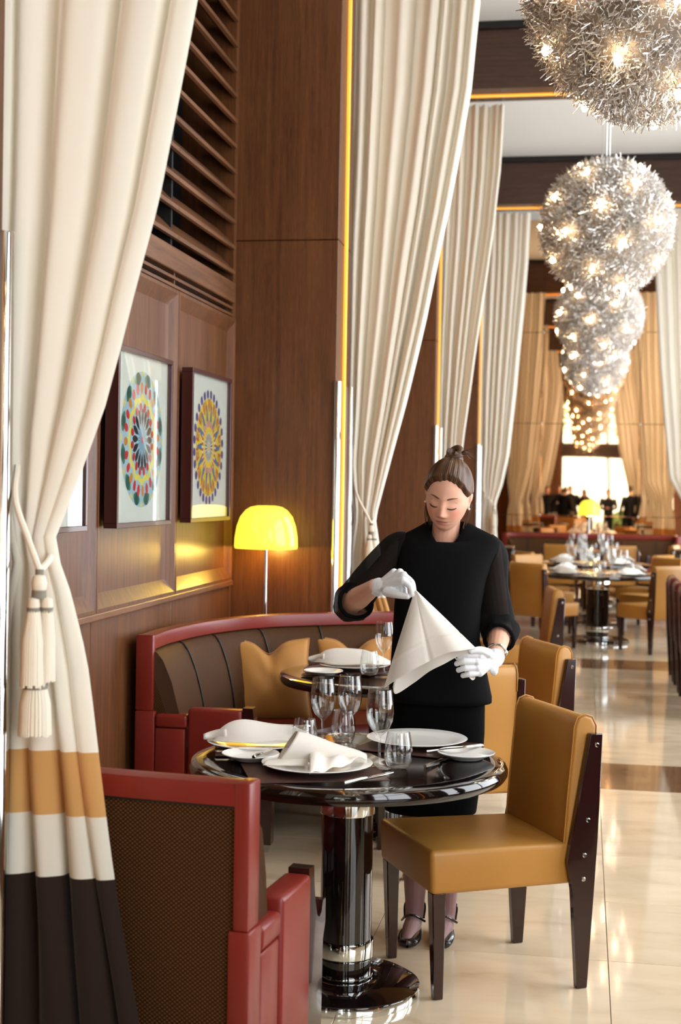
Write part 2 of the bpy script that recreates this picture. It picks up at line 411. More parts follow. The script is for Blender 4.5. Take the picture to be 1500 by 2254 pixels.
for (a, b) in BAYS:
    n = 4 if b-a > 4 else 3
    st = (b-a)/n if b-a < 4 else 1.083
    ys = [b-.06-st*i for i in range(n+1)] if b-a > 4 else [b-st*i for i in range(n+1)]
    ys = [max(y, a) for y in ys]
    ys[-1] = a
    MB().box(XL-.3, XL+.004, b-.06, b, 0, ZB).build('corner_stile', M['wood'], wl, smooth=False)
    for y1, y0 in zip(ys, ys[1:]):
        MB().box(XL-.05, XL+.002, y0+.003, y1-.003, .10, 1.018).build('dado_panel', M['wood'], wl, bevel=.003, segs=1, smooth=False)
        panel(y0, y1, 1.045, 2.46)
        for j in range(18):          # louvre slats, front edge low
            z = 2.70+.136*j
            MB().prism([(XL-.006, z), (XL+.014, z), (XL+.016, z+.018), (XL-.088, z+.118), (XL-.104, z+.112)], y0+.002, y1-.002, 'y').build('louvre_slat', M['wood_y'], wl, smooth=False) if b > 2 and b < 18 else None
        MB().box(XL-.29, XL-.02, y0-.012, y0+.012, 2.62, ZB).build('louvre_divider', M['dark'], wl, smooth=False)
        MB().box(XL-.04, XL-.002, y0-.008, y0+.008, 2.46, 2.545).build('slot_post', M['wood'], wl, smooth=False)
    MB().box(XL-.05, XL+.03, a, b-.06, 1.016, 1.047).build('ledge_rail', M['wood_y'], wl, bevel=.006, smooth=False)
    MB().box(XL-.05, XL+.012, a, b, 0, .10).build('plinth', M['wood_y'], wl, smooth=False)
    MB().box(XL-.05, XL+.018, a, b-.06, 2.545, 2.655).build('fascia_rail', M['wood_y'], wl, bevel=.004, segs=1, smooth=False)
    MB().box(XL-.06, XL-.045, a, b, 2.46, 2.545).build('slot_back', M['dark'], wl, smooth=False)
    for z in (2.474, 2.512): MB().box(XL-.03, XL+.006, a, b-.06, z, z+.014).build('slot_rail', M['wood_y'], wl, smooth=False)
    MB().box(XL-.31, XL-.295, a, b, 2.6, ZB).build('louvre_back', M['dark'], wl, smooth=False)
# ------------------------------------------------------------------ right wall with tall windows
wr = empty('wall_right'); struct(wr)
WX0, WX1 = XR, XR+.14
for n, ((a, b), (y0, y1, z0, z1)) in enumerate(zip(BAYS, WIN)):
    MB().box(WX0, WX1, a, y0, 0, ZT).build('wall_pier', M['wood'], wr, smooth=False)
    MB().box(WX0, WX1, y1, b, 0, ZT).build('wall_pier', M['wood'], wr, smooth=False)
    MB().box(WX0, WX1, y0, y1, 0, z0).build('sill_wall', M['wood'], wr, smooth=False)
    MB().box(WX0, WX1, y0, y1, z1, ZT).build('head_wall', M['wood'], wr, smooth=False)
    w = empty('window_%d' % (n+2), (WX0+.04, (y0+y1)/2, 0)); struct(w); h = (y1-y0)/2
    for (p, q) in ((-h, -h+.06), (h-.06, h), (-.03, .03)): MB().box(0, .06, p, q, z0, z1).build('window_frame', M['darkwood'], w, smooth=False)
    for (p, q) in ((z0, z0+.06), (2.9, 3.0), (z1-.06, z1)): MB().box(.001, .059, -h, h, p, q).build('window_rail', M['darkwood'], w, smooth=False)
# ------------------------------------------------------------------ wall behind the camera with its window
x0, x1, z0, z1 = BWIN
wb = empty('wall_back', (0, YB, 0)); struct(wb)
MB().box(XL-.3, x0, -.14, 0, 0, ZT).build('wall_pier', M['wood'], wb, smooth=False)
MB().box(x1, XR+.2, -.14, 0, 0, ZT).build('wall_pier', M['wood'], wb, smooth=False)
MB().box(x0, x1, -.14, 0, 0, z0).build('sill_wall', M['wood'], wb, smooth=False)
MB().box(x0, x1, -.14, 0, z1, ZT).build('head_wall', M['wood'], wb, smooth=False)
w = empty('window_1', (0, YB, 0)); struct(w)
for (p, q) in ((x0, x0+.06), (x1-.06, x1), (.80, .88)): MB().box(p, q, -.1, -.04, z0, z1).build('window_frame', M['darkwood'], w, smooth=False)
MB().box(x0, x1, -.099, -.041, z1-.06, z1).build('window_rail', M['darkwood'], w, smooth=False)
MB().box(x0, x1, -.12, -.02, 2.8, 3.32).build('transom', M['darkwood'], w, smooth=False)
for (p, q) in ((x0+.06, .80), (.88, x1-.06)):
    for (r_, s_) in ((z0, 2.8), (3.32, z1-.06)): MB().box(p, q, -.072, -.066, r_, s_).build('pane', M['pane'], w, smooth=False)
# outside that window: paving, a hedge and trees
struct(MB().box(-40, 40, -45, YB-.14, -.3, -.14).build('pavement', flat('grey_paving', (168,166,160), .8), smooth=False))
leafm = flat('leaf_green', (140,168,104), .7)
def tree(name, x, y, h, r, label, trunk=True, zs=1.0):
    t = empty(name, (x, y, -.14)); tag(t, label, 'tree' if trunk else 'hedge')
    rg = np.random.default_rng(int(abs(x*100)+abs(y*10)))
    n = 2600; d = rg.normal(size=(n, 3)); d /= np.linalg.norm(d, axis=1)[:, None]
    c = d*(rg.random((n, 1))**.4)*np.array([r, r, r*zs]) + np.array([0, 0, h])
    mb = MB()
    for p in c:
        a = rg.normal(size=3); a /= np.linalg.norm(a); b_ = np.cross(a, rg.normal(size=3)); b_ /= np.linalg.norm(b_); s_ = .07+.06*rg.random()
        mb.add([p-a*s_, p+b_*s_*.5, p+a*s_, p-b_*s_*.5], [(0,1,2,3)])
    tag(mb.build('foliage', leafm, t, smooth=False, fixn=False), kind='stuff')
    if trunk: MB().tube([(0,0,0), (.05,0,h*.5), (0,.05,h)], [.14,.11,.06]).build('trunk', flat('bark', (92,72,54), .9), t)
tree('street_tree', -2.2, -13.5, 5.4, 2.0, 'leafy green tree outside the end window, on the left in the mirror')
tree('street_tree', 2.4, -14.2, 5.7, 2.1, 'leafy green tree outside the end window, on the right in the mirror')
tree('clipped_hedge', 1.5, -11.5, .5, .6, 'low green hedge outside the end window seen in the mirror', False, .9)
# ------------------------------------------------------------------ mirror wall at the far end
we = empty('wall_end', (0, YM, 0)); struct(we)
MB().box(XL-.3, XR+.3, .02, .16, 0, ZT).build('backing_wall', M['wood_x'], we, smooth=False)
mm, nt, b_, N, L = nm('bronze_mirror')
b_.inputs['Base Color'].default_value = (.95, .61, .35, 1); b_.inputs['Metallic'].default_value = 1; b_.inputs['Roughness'].default_value = .015
g = N.new('ShaderNodeNewGeometry'); nn = N.new('ShaderNodeTexNoise'); nn.inputs['Scale'].default_value = 1.1; nn.inputs['Detail'].default_value = 0
L.new(g.outputs['Position'], nn.inputs['Vector']); bp = N.new('ShaderNodeBump'); bp.inputs['Strength'].default_value = .16; bp.inputs['Distance'].default_value = .012
L.new(nn.outputs[0], bp.inputs['Height']); L.new(bp.outputs[0], b_.inputs['Normal'])
M['mirror'] = mm
xs = [XL, -.66, .085, .82, XR]; zs = [.0, 1.19, 2.6, 4.0, ZT]
for i in range(4):
    for j in range(4):
        MB().box(xs[i]+.003, xs[i+1]-.003, 0, .014, zs[j]+.003, zs[j+1]-.003).build('mirror_pane', mm, we, bevel=.002, segs=1, smooth=False)
for x in xs[1:4]:
    for z in zs[1:4]: MB().sphere((x, 0, z), .014, sy=.5).build('mirror_stud', M['chrome'], we)
# ------------------------------------------------------------------ drapes
def drape(y, side, label, edge, seed, tie=True, nf=7, ztop=ZB-.01, ka=1.0):
    """side -1: left pillar, +1 right. edge: [(z, distance of the free edge from the pillar face)]"""
    rg = np.random.default_rng(seed)
    ez = [e[0] for e in edge][::-1]; ew = [e[1] for e in edge][::-1]
    x0 = PL if side < 0 else PR
    zr = sorted(set([round(z, 3) for z in list(np.linspace(.015, ztop, 84)) + [.635, .78, .93]]), reverse=True)
    nu = 168; ph = rg.random(6)*6.28
    cw = np.concatenate([[0], np.cumsum(rg.uniform(.45, 1.75, nf))]); cw /= cw[-1]
    amp = ka*(.035+.04*np.interp(np.linspace(0, 1, nf*2+2), np.linspace(0, 1, nf*2+2), rg.random(nf*2+2)))
    vs = []
    for z in zr:
        w = float(np.interp(z, ez, ew)); q = float(np.interp(z, [0, .9, 1.38, 2.2, 5.2], [.62, .62, .62, .9, .8]))
        off = float(np.interp(z, [0, 1.2, 1.38, 1.7, 3], [-.06, -.02, .015, -.05, -.08]))
        for i in range(nu+1):
            u = i/nu; uu = u
            a = np.interp(uu, np.linspace(0, 1, len(amp)), amp)*q
            th = 2*PI*float(np.interp(uu, cw, range(nf+1))) + .25*math.sin(3*uu*PI+z*.7+ph[0]) + .12*math.sin(z*2.3+ph[2]+9*uu)
            dy = a*math.sin(th) + .18*a*math.sin(2*th+ph[1]+z*.3)
            dx = .012*math.cos(th)
            xx = off + uu*(w-off) + dx + .006*math.sin(5*z+ph[3]+uu*14)*(1 if z < 1.4 else .3)
            vs.append((x0 - side*max(xx, -.12), y + dy, z))
    c = nu+1
    fs = [(j*c+i, j*c+i+1, (j+1)*c+i+1, (j+1)*c+i) for j in range(len(zr)-1) for i in range(nu)]
    mb = MB(); mb.add(vs, fs); me = mb.mesh('drape', M['curtain'], ang=180, fixn=False)
    at_ = me.attributes.new('band', 'FLOAT', 'FACE')
    val = []
    for j in range(len(zr)-1):
        zc = (zr[j]+zr[j+1])/2
        val += [.1 if zc < .635 else .3 if zc < .78 else .5 if zc < .93 else .7]*nu
    at_.data.foreach_set('value', val)
    o = link('curtain', me); tag(o, label, 'curtain', 'tied back drapes at the pillars')
    if tie:
        mid = float(np.interp(1.385, ez, ew))
        rt = empty('curtain_tieback', (x0 - side*mid, y-.03-.04*ka, 1.385)); tag(rt, label.replace(label.split(' tied')[0], 'cream cord and tassel on the ' + label.split(' tied')[0]).replace(' tied back', ''), 'tieback', 'tiebacks of the drapes')
        s_ = -side
        MB().tube(spline([(-s_*(mid-.03), .02, .21), (-s_*mid*.62, -.012, .13), (-s_*mid*.25, -.022, .035), (0, -.022, -.03)], 14), .008, 8).build('cord', M['cord'], rt)
        MB().tube(spline([(-s_*.05, .07, .03), (-s_*.005, .05, .005), (.006*s_, .01, -.012), (0, -.022, -.03)], 10), .008, 8).build('cord', M['cord'], rt)
        MB().lathe([(0, -.026), (.010, -.027), (.010, -.040), (0, -.041)], 12, (0, -.022, 0)).build('binding', M['greyband'], rt)
        MB().lathe([(.006, -.038), (.014, -.043), (.018, -.058), (.0165, -.072), (.012, -.078), (0, -.078)], 16, (0, -.024, 0)).build('knot', M['cord'], rt)
        MB().lathe([(0, -.075), (.0165, -.075), (.017, -.094), (0, -.095)], 14, (0, -.024, 0)).build('binding', M['greyband'], rt)
        def skirt(cx, cz, h, r0, r1, cyy=-.03):
            mb = MB()
            mb.lathe([(0, 0), (r0, -.004), (r0*1.15, -.02), (r0*.95, -.03), (r1*.9, -h*.5), (r1*.97, -h), (0, -h)], 18, (cx, cyy, cz))
            n = 46
            for k in range(n):
                a = 2*PI*k/n + rg.random()*.1; ca, sa = math.cos(a), math.sin(a); hh = h*(.99+.05*rg.random())
                mb.tube([(cx+r0*ca, cyy+r0*sa, cz-.03), (cx+r1*.92*ca, cyy+r1*.92*sa, cz-h*.5), (cx+r1*ca, cyy+r1*sa, cz-hh)], [.002, .0026, .0028], 4)
            mb.build('tassel_skirt', M['cord'], rt)
            MB().lathe([(0, -.024), (r0*1.18, -.024), (r0*1.18, -.036), (0, -.036)], 14, (cx, cyy, cz)).build('binding', M['greyband'], rt)
        skirt(-.008, -.09, .20, .013, .027, -.035); skirt(.018*s_, -.09, .19, .012, .019, -.02); skirt(-.006, -.265, .14, .024, .036, -.024)
    return o
E1 = [(5.2,.60),(4.34,.69),(3.83,.645),(3.18,.54),(2.54,.415),(2.02,.30),(1.62,.20),(1.386,.14),(1.2,.165),(.967,.19),(.645,.30),(.33,.365),(0,.40)]
E2 = [(5.2,.53),(4.5,.50),(3.99,.455),(3.15,.345),(2.1,.215),(1.62,.17),(1.386,.13),(1.2,.15),(.967,.19),(.645,.26),(.33,.3),(0,.33)]
E3 = [(5.2,.58),(4.5,.56),(3.78,.51),(3.0,.45),(2.02,.365),(1.62,.28),(1.386,.20),(1.2,.21),(.967,.23),(.645,.28),(.33,.3),(0,.33)]
ER = [(5.2,.78),(4.46,.74),(3.2,.655),(1.76,.515),(1.386,.30),(1.2,.32),(.967,.34),(.645,.38),(.33,.4),(0,.42)]
EN = [(5.2, 0.596), (4.608, 0.683), (3.797, 0.617), (3.139, 0.513), (2.666, 0.426), (2.202, 0.343), (1.993, 0.289), (1.878, 0.261), (1.73, 0.221), (1.571, 0.161), (1.41, 0.095), (1.316, 0.132), (1.147, 0.179), (0.947, 0.212), (0.618, 0.267), (0.3, 0.324), (0, 0.376)]
CY = [p+PD+.10 for p in PORT]
drape(CY[2]-.035, -1, 'nearest cream drape tied back, filling the left edge of the picture', EN, 11, nf=5, ka=.6)
drape(CY[3], -1, 'long cream drape tied back beside the pillar behind the yellow lamp', E1, 12)
drape(CY[4], -1, 'cream drape tied back at the second pillar beyond the waitress', E2, 13)
drape(CY[5], -1, 'cream drape tied back at the last left pillar near the mirror', E3, 14)
drape(CY[5], 1, 'grey cream drape tied back on the right beside the far mirror', ER, 15)
drape(CY[4], 1, 'drape tied back on the window side halfway down the room, seen in the mirror', E3, 16, tie=False)
drape(CY[3], 1, 'drape tied back on the window side opposite the lamp, seen in the mirror', E1, 17, tie=False)
drape(CY[2], 1, 'drape tied back on the window side nearest the camera, seen in the mirror', E1, 18, tie=False)
drape(CY[1], -1, 'drape tied back on the left behind the camera, seen in the mirror', E1, 19, tie=False)
drape(CY[1], 1, 'drape tied back on the window side behind the camera, seen in the mirror', E1, 20, tie=False)
# ------------------------------------------------------------------ chandeliers
def chandelier():
    t = empty('chandelier'); tag(t, 'x', 'chandelier', 'silver wire globe chandeliers')
    rg = np.random.default_rng(5)
    def sh(d):   # slightly pear shaped globe
        z = d[2]; k = 1-.06*max(0, -z-.2); return np.array([d[0]*.475*k, d[1]*.475*k, d[2]*(.49 if z > 0 else .50)])
    MB().lathe([(max(1e-5, sh((math.sin(a), 0, -math.cos(a)))[0]*.89), sh((0, 0, -math.cos(a)))[2]*.89) for a in np.linspace(0, PI, 17)], 28).build('globe_core', M['core'], t)
    mb = MB()
    for k in range(20000):
        d = rg.normal(size=3); d /= np.linalg.norm(d)
        p = sh(d)*(.90+.085*rg.random()); a = rg.normal(size=3); a -= d*a.dot(d); a /= np.linalg.norm(a)
        b_ = rg.normal(size=3); l = .026+.020*rg.random()
        q = p + (d*.6+a*.8)*l*.6; e = q + (d*.45+a*.2+b_*.55)*l*.62
        mb.tube([p, q, e], [.0024, .0024, .0019], 3)
    tag(mb.build('wire_strands', M['wire'], t, smooth=False, fixn=False), kind='stuff')
    bm_ = MB().sphere((0,0,0), .014, 10, 6, sz=1.5).mesh('bulb', M['bulb'])
    n = 30
    for k in range(n):
        z = 1-2*(k+.5)/n; a = k*2.399963; r_ = math.sqrt(1-z*z); 
        o = link('bulb', bm_, t); o.location = tuple(sh(np.array([r_*math.cos(a), r_*math.sin(a), z]))*1.0)
    for dx in (-.02, .02): MB().tube([(dx, 0, .42), (dx, 0, ZT-3.47)], .004, 6).build('cable', M['chrome'], t)
    MB().lathe([(0, ZT-3.49), (.07, ZT-3.49), (.07, ZT-3.472), (0, ZT-3.472)], 20).build('canopy', M['chrome'], t)
    return t
cp = chandelier(); us = []
for Y, x, lb in ((5.5, .215, 'huge silver wire globe chandelier cut off by the top right corner'), (10.4, .125, 'silver wire globe chandelier hanging whole on two cables, second nearest'),
             (15.6, .125, 'third silver wire chandelier, its top hidden behind the second'), (20.7, .125, 'smallest silver wire chandelier, hanging closest to the far mirror'),
             (.25, .125, 'wire globe chandelier above the photographer, seen in the mirror'), (-4.9, .125, 'wire globe chandelier by the end window, seen in the mirror')):
    place(cp, us, (x, Y, 3.47), Y*1.3, lb)
# ------------------------------------------------------------------ dining chairs (local: faces +y, back at -y)
def dining_chair(lm):
    t = empty('dining_chair'); tag(t, 'x', 'chair')
    hw = .215
    MB().hexa([(-hw,-.25,.325),(hw,-.25,.325),(hw+.01,.255,.325),(-hw-.01,.255,.325),(-hw,-.25,.455),(hw,-.25,.455),(hw+.012,.262,.462),(-hw-.012,.262,.462)]).build('seat', lm, t, bevel=.016, segs=3)
    prof = [(-.198,.448),(-.208,.60),(-.222,.75),(-.227,.82),(-.238,.846),(-.26,.855),(-.286,.847),(-.300,.82),(-.298,.75),(-.29,.60),(-.284,.44),(-.272,.335),(-.252,.335)]
    MB().prism(prof, -hw, hw, 'x').build('backrest', lm, t, bevel=.012, segs=3)
    # piping round the side faces of the backrest
    for s in (-1, 1):
        MB().tube([(s*(hw-.006), y*1.0, z) for (y, z) in [(-.196,.455),(-.206,.60),(-.2195,.75),(-.2245,.82),(-.236,.8485),(-.26,.858),(-.287,.8495),(-.3025,.82),(-.3,.75)]], .0028, 6).build('piping', lm, t)
        MB().prism([(-.272,0),(-.236,0),(-.214,.31),(-.196,.40),(-.208,.47),(-.266,.80),(-.310,.80),(-.300,.47),(-.29,.30)], s*hw if s > 0 else -hw-.026, hw+.026 if s > 0 else -hw, 'x').build('rear_leg', M['darkwood'], t, bevel=.003, segs=1)
        for (y, z) in ((-.288,.765),(-.262,.53),(-.252,.42),(-.25,.345)):
            MB().lathe([(0,0),(.0075,0),(.0075,.003),(.005,.006),(0,.006)], 10).build('stud', M['chrome'], t).matrix_local = Matrix.Translation((s*(hw+.026), y, z)) @ Matrix.Rotation(s*PI/2, 4, 'Y')
        x = s*(hw-.018)
        MB().hexa([(x-.014,.205,0),(x+.014,.205,0),(x+.014,.235,0),(x-.014,.235,0),(x-.022,.205,.33),(x+.022,.205,.33),(x+.022,.25,.33),(x-.022,.25,.33)]).build('front_leg', M['darkwood'], t, bevel=.003, segs=1)
    return t
def facing(fx, fy): return math.atan2(fy, fx) - PI/2
tp = dining_chair(M['tan']); ut = []
G = 'tan leather dining chairs'
place(tp, ut, (-.312, 4.548, 0), facing(-.88,-.476), 'large tan leather dining chair in front, drawn up to the nearest table', G)
place(tp, ut, (-.565, 5.88, 0), facing(-.42,.9), 'tan dining chair seen square from behind, just right of the waitress hip', G)
place(tp, ut, (-.40, 6.53, 0), facing(-.90,-.43), 'tan dining chair behind the waitress elbow, its dark leg facing the aisle', G)
place(tp, ut, (-.46, 10.30, 0), facing(-.985,-.17), 'lone tan chair between the booth chairs and the far round table', G)
FT = [(.165, 14.85), (.12, 16.95), (.12, 20.1)]
place(tp, ut, (-.36, 14.12, 0), facing(.62,.78), 'tan chair at the left front of the first far round table, back to camera', G)
place(tp, ut, (.68, 14.18, 0), facing(-.62,.78), 'tan chair at the right front of the first far round table, back to camera', G)
place(tp, ut, (-.42, 15.62, 0), facing(.72,-.69), 'tan chair on the far left side of the first far round table', G)
place(tp, ut, (.74, 15.62, 0), facing(-.72,-.69), 'tan chair on the far right side of the first far round table', G)
place(tp, ut, (-.48, 16.62, 0), facing(.8,.6), 'tan chair left of the second far round table', G)
place(tp, ut, (.72, 16.62, 0), facing(-.8,.6), 'tan chair right of the second far round table', G)
place(tp, ut, (-.24, 19.22, 0), facing(.2,.98), 'tan chair on the left before the end banquette table', G)
place(tp, ut, (.44, 19.22, 0), facing(-.2,.98), 'tan chair on the right before the end banquette table', G)
place(tp, ut, (.98, 19.7, 0), facing(-.96,.27), 'tan chair turned sideways at the right end of the end banquette', G)
rp = dining_chair(M['burg']); ur = []
for k, Y in enumerate((12.15, 11.5, 10.85, 10.2)):
    place(rp, ur, (1.02, Y, 0), facing(1, 0), ['burgundy leather chair farthest along the row at the right edge', 'burgundy chair second farthest in the row at the right edge', 'burgundy chair second nearest in the row at the right edge', 'nearest burgundy chair of the row, cut by the right edge'][k], 'burgundy chairs along the right edge')
# ------------------------------------------------------------------ pedestal tables
def pedestal_table(r, rc, rb, zt=.72):
    t = empty('pedestal_table'); tag(t, 'x', 'table')
    MB().lathe([(0,zt-.045),(r-.03,zt-.045),(r-.008,zt-.04),(r,zt-.028),(r,zt-.016),(r-.006,zt-.004),(r-.02,zt),(r-.075,zt),(r-.08,zt-.0015),(0,zt-.0015)], 72).build('tabletop', M['lacquer'], t)
    MB().lathe([(0,.045),(rc*.93,.045),(rc*.93,zt-.045),(0,zt-.045)], 40).build('column', M['lacquer'], t)
    for a, b in ((.055,.062),(.11,.165),(zt-.165,zt-.06)):
        MB().lathe([(rc*.9,a),(rc,a),(rc*1.01,a+.003),(rc*1.01,b-.003),(rc,b),(rc*.9,b)], 40).build('chrome_collar', M['chrome'], t)
    MB().lathe([(0,.018),(rb-.006,.018),(rb-.004,.03),(rb-.03,.044),(rc,.052),(0,.052)], 56).build('base_disc', M['lacquer'], t)
    MB().lathe([(0,0),(rb,0),(rb+.001,.012),(rb-.002,.026),(rb-.012,.03),(0,.018)], 56).build('base_rim', M['chrome'], t)
    return t
T1 = pedestal_table(.49, .086, .235); T1.location = (-.70, 4.28, 0); T1['label'] = 'nearest black lacquer pedestal table laid with plates and glasses'; T1['group'] = 'black lacquer pedestal tables'
T1B = copy_tree(T1); T1B.location = (-.86, 6.30, 0); T1B['label'] = 'black lacquer table half hidden behind the napkin, inside the curved banquette'
FTB = pedestal_table(.69, .125, .33)
for k, (x, y) in enumerate(FT):
    o = FTB if k == 0 else copy_tree(FTB); o.location = (x, y, 0); o['group'] = 'far black round tables'
    o['label'] = ['first far black round table with a wide chrome collared column', 'second far black round table behind the first', 'black round table in front of the end banquette'][k]
# ------------------------------------------------------------------ curved banquettes
def banquette(ctrl, kz, flip, label):
    """ctrl: plan of the back from the wall end to the aisle end. flip: +1 when the seat lies to the right of that path"""
    t = empty('banquette', (ctrl[0][0], ctrl[0][1], 0)); tag(t, label, 'banquette', 'red leather curved banquettes')
    ox, oy = ctrl[0]
    path = [(x-ox, y-oy) for (x, y) in spline(ctrl, 120)]
    s = -flip                      # sweep's n points left; inward = s*n
    def prof(pts): return [(s*n, z) for (n, z) in pts]
    def Z(z): return 1.556-(1.556-z)*kz
    H = Z(.92)
    # red rail running round the top, frame behind
    MB().sweep(path, prof([(-.034,H-.056),(.036,H-.062),(.040,H-.02),(.036,H-.004),(.0,H),(-.030,H-.004),(-.034,H-.02)])).build('top_rail', M['red'], t)
    MB().sweep(path, prof([(-.012,.40),(-.002,.40),(-.002,H-.06),(-.012,H-.06)])).build('back_board', M['dark'], t)
    n = len(path)-1
    i0, i1 = 1, n-1
    MB().sweep(path[i0:i1+1], prof([(-.026,.12),(-.014,.12),(-.014,H-.056),(-.026,H-.056)])).build('outer_weave', M['weave'], t)
    MB().sweep(path[i0:i1+1], prof([(-.029,H-.063),(-.014,H-.063),(-.014,H-.055),(-.029,H-.055)])).build('panel_piping', M['piping'], t)
    segs = 6; L = [0]
    for a, b in zip(path, path[1:]): L.append(L[-1]+math.dist(a, b))
    cut = [min(range(n+1), key=lambda i: abs(L[i]-(L[i0]+(L[i1]-L[i0])*k/segs))) for k in range(segs+1)]
    for a, b in zip(cut, cut[1:]):       # woven back cushions between black welts
        MB().sweep(path[a:b+1], prof([(.0,.40),(.155,.42),(.165,.50),(.150,.60),(.118,.72),(.080,H-.11),(.052,H-.075),(.03,H-.067),(.0,H-.067)])).build('back_cushion', M['weave'], t, ang=60)
    for c in cut[1:-1]:
        a = path[c-1]; b = path[c+1]; l = math.dist(a, b); nx, ny = -(b[1]-a[1])/l*s, (b[0]-a[0])/l*s
        MB().tube([(path[c][0]+nx*(q+.002), path[c][1]+ny*(q+.002), z) for q, z in spline([(.157,.43),(.165,.50),(.150,.60),(.118,.72),(.080,H-.11),(.052,H-.075),(.03,H-.067)], 18)], .0045, 6).build('welt', M['piping'], t)
    # seat and base
    W = .56
    seatm = MB().sweep(path[i0:i1+1], prof([(.10,.31),(W,.31),(W+.012,.34),(W+.012,.40),(W-.01,.435),(W-.12,.45),(.10,.45)])); seatm.build('seat', M['red'], t, ang=50)
    MB().sweep(path[i0:i1+1], prof([(.05,.235),(W-.02,.235),(W-.02,.31),(.05,.31)])).build('base_rail', M['darkwood'], t)
    for c in (i0+6, (i0+i1)//2, i1-6):
        a = path[c-1]; b = path[c+1]; l = math.dist(a, b); nx, ny = -(b[1]-a[1])/l*s, (b[0]-a[0])/l*s
        for q in (.12, W-.05):
            x, y = path[c][0]+nx*q, path[c][1]+ny*q
            lg = MB().hexa([(x-.018,y-.018,.055),(x+.018,y-.018,.055),(x+.018,y+.018,.055),(x-.018,y+.018,.055),(x-.03,y-.03,.24),(x+.03,y-.03,.24),(x+.03,y+.03,.24),(x-.03,y+.03,.24)]).build('leg', M['darkwood'], t, smooth=False)
            MB().box(x-.0185, x+.0185, y-.0185, y+.0185, 0, .056).build('ferrule', M['chrome'], lg, smooth=False)
    # arms at both ends: upright post, padded arm, black scroll
    for end in (0, 1):
        i = 0 if end == 0 else n
        a = path[0 if end == 0 else n-1]; b = path[1 if end == 0 else n]; l = math.dist(a, b)
        tx, ty = (b[0]-a[0])/l, (b[1]-a[1])/l
        if end == 0: tx, ty = -tx, -ty       # outward along the path
        nx, ny = -(b[1]-a[1])/l*s, (b[0]-a[0])/l*s
        p = path[i]
        def P(q, e, z): return (p[0]+nx*q+tx*e, p[1]+ny*q+ty*e, z)
        def hx(q0, q1, e0, e1, z0, z1, dz=0): return [P(q0,e0,z0), P(q1,e0,z0), P(q1,e1,z0), P(q0,e1,z0), P(q0,e0,z1), P(q1,e0,z1+dz), P(q1,e1,z1+dz), P(q0,e1,z1)]
        MB().hexa(hx(-.036,.040,-.036,.004,Z(.60),H)).build('end_post', M['red'], t, bevel=.006)
        MB().hexa(hx(-.036,.052,-.048,.008,.10,Z(.60))).build('post_block', M['red'], t, bevel=.008)
        MB().hexa(hx(.053,.185,-.060,.007,.10,Z(.53))).build('arm_panel', M['red'], t, bevel=.008)
        MB().hexa(hx(.053,.195,-.062,.010,Z(.532),Z(.59))).build('arm_pad', M['red'], t, bevel=.014, segs=3)
        MB().hexa(hx(.197,.43,-.064,.012,.10,Z(.618))).build('arm_block', M['red'], t, bevel=.014, segs=3)
        sc = [(.432,.628),(.475,.628),(.48,.585),(.49,.54),(.51,.495),(.53,.485),(.55,.495),(.56,.52),(.585,.52),(.585,.46),(.565,.42),(.56,.06),(.432,.06)]
        sc = [(a_, Z(z) if z > .4 else z) for a_, z in sc]; m1 = MB(); q = len(sc)
        m1.add([P(a_, -.055, z) for a_, z in sc]+[P(a_, .004, z) for a_, z in sc], [tuple(range(q))[::-1], tuple(range(q, 2*q))]+[(k, (k+1) % q, q+(k+1) % q, q+k) for k in range(q)])
        m1.build('scroll_front', M['darkwood'], t, smooth=False)
    return t
banquette([(-1.82,5.72),(-1.82,6.05),(-1.745,6.48),(-1.55,6.86),(-1.22,7.12),(-.95,7.26),(-.66,7.36)], 1.0, 1, 'curved red leather banquette with woven brown back under the framed pictures')
banquette([(-1.82,4.52),(-1.82,4.25),(-1.77,3.88),(-1.65,3.53),(-1.42,3.33),(-1.11,3.265),(-.752,3.222)], 1.09, -1, 'nearest red leather banquette turned away, woven back panel toward the camera')
banquette([(-1.17,21.42),(-1.15,21.50),(-1.08,21.62),(-.6,21.66),(.1,21.66),(.86,21.66),(1.32,21.62),(1.39,21.50),(1.41,21.42)], 1.0, 1, 'burgundy banquette at the far end below the mirror')
# ------------------------------------------------------------------ cushions
def cushion(loc, rz, tilt, label, s=.20):
    t = empty('throw_cushion', loc, rz); t.rotation_euler = (tilt, 0, rz); tag(t, label, 'cushion', 'gold satin cushions on the banquette')
    def fn(sd):
        def f(u, v):
            x, z = 2*u-1, 2*v-1
            ear = 1 - .10*(1-x*x) - .10*(1-z*z) + .06*x*x*z*z
            chop = .30*max(0, z)*math.exp(-(x/.30)**2)*1.0          # the karate chop in the top edge
            th = .075*((1-x*x)*(1-z*z))**.42
            cre = -.012*math.exp(-((x)/.12)**2)*max(0, z+.4)
            wr = .006*math.sin(9*x+5*z)*(1-abs(x))*(1-abs(z))
            return (x*s*(1-.08*(1-z*z)), sd*(th+cre*(1-abs(x))+wr), (z*(1-.08*(1-x*x))-chop)*s)
        return f
    mb = MB().grid(fn(-1), 28, 28); mb.grid(fn(1), 28, 28)
    me = mb.mesh('cover', M['gold'], ang=70); link('cover', me, t)
    f = fn(1); ring = [f(k/28, 0) for k in range(28)]+[f(1, k/28) for k in range(28)]+[f(1-k/28, 1) for k in range(28)]+[f(0, 1-k/28) for k in range(29)]
    MB().tube([(x, 0, z) for x, y, z in ring], .005, 6).build('piping', M['gold'], t)
cushion((-1.475, 6.62, .625), R(22), R(-16), 'gold satin cushion with a dented top at the left of the curved banquette')
cushion((-1.12, 6.98, .61), R(18), R(-16), 'gold cushion mostly hidden behind the plate of the second table')
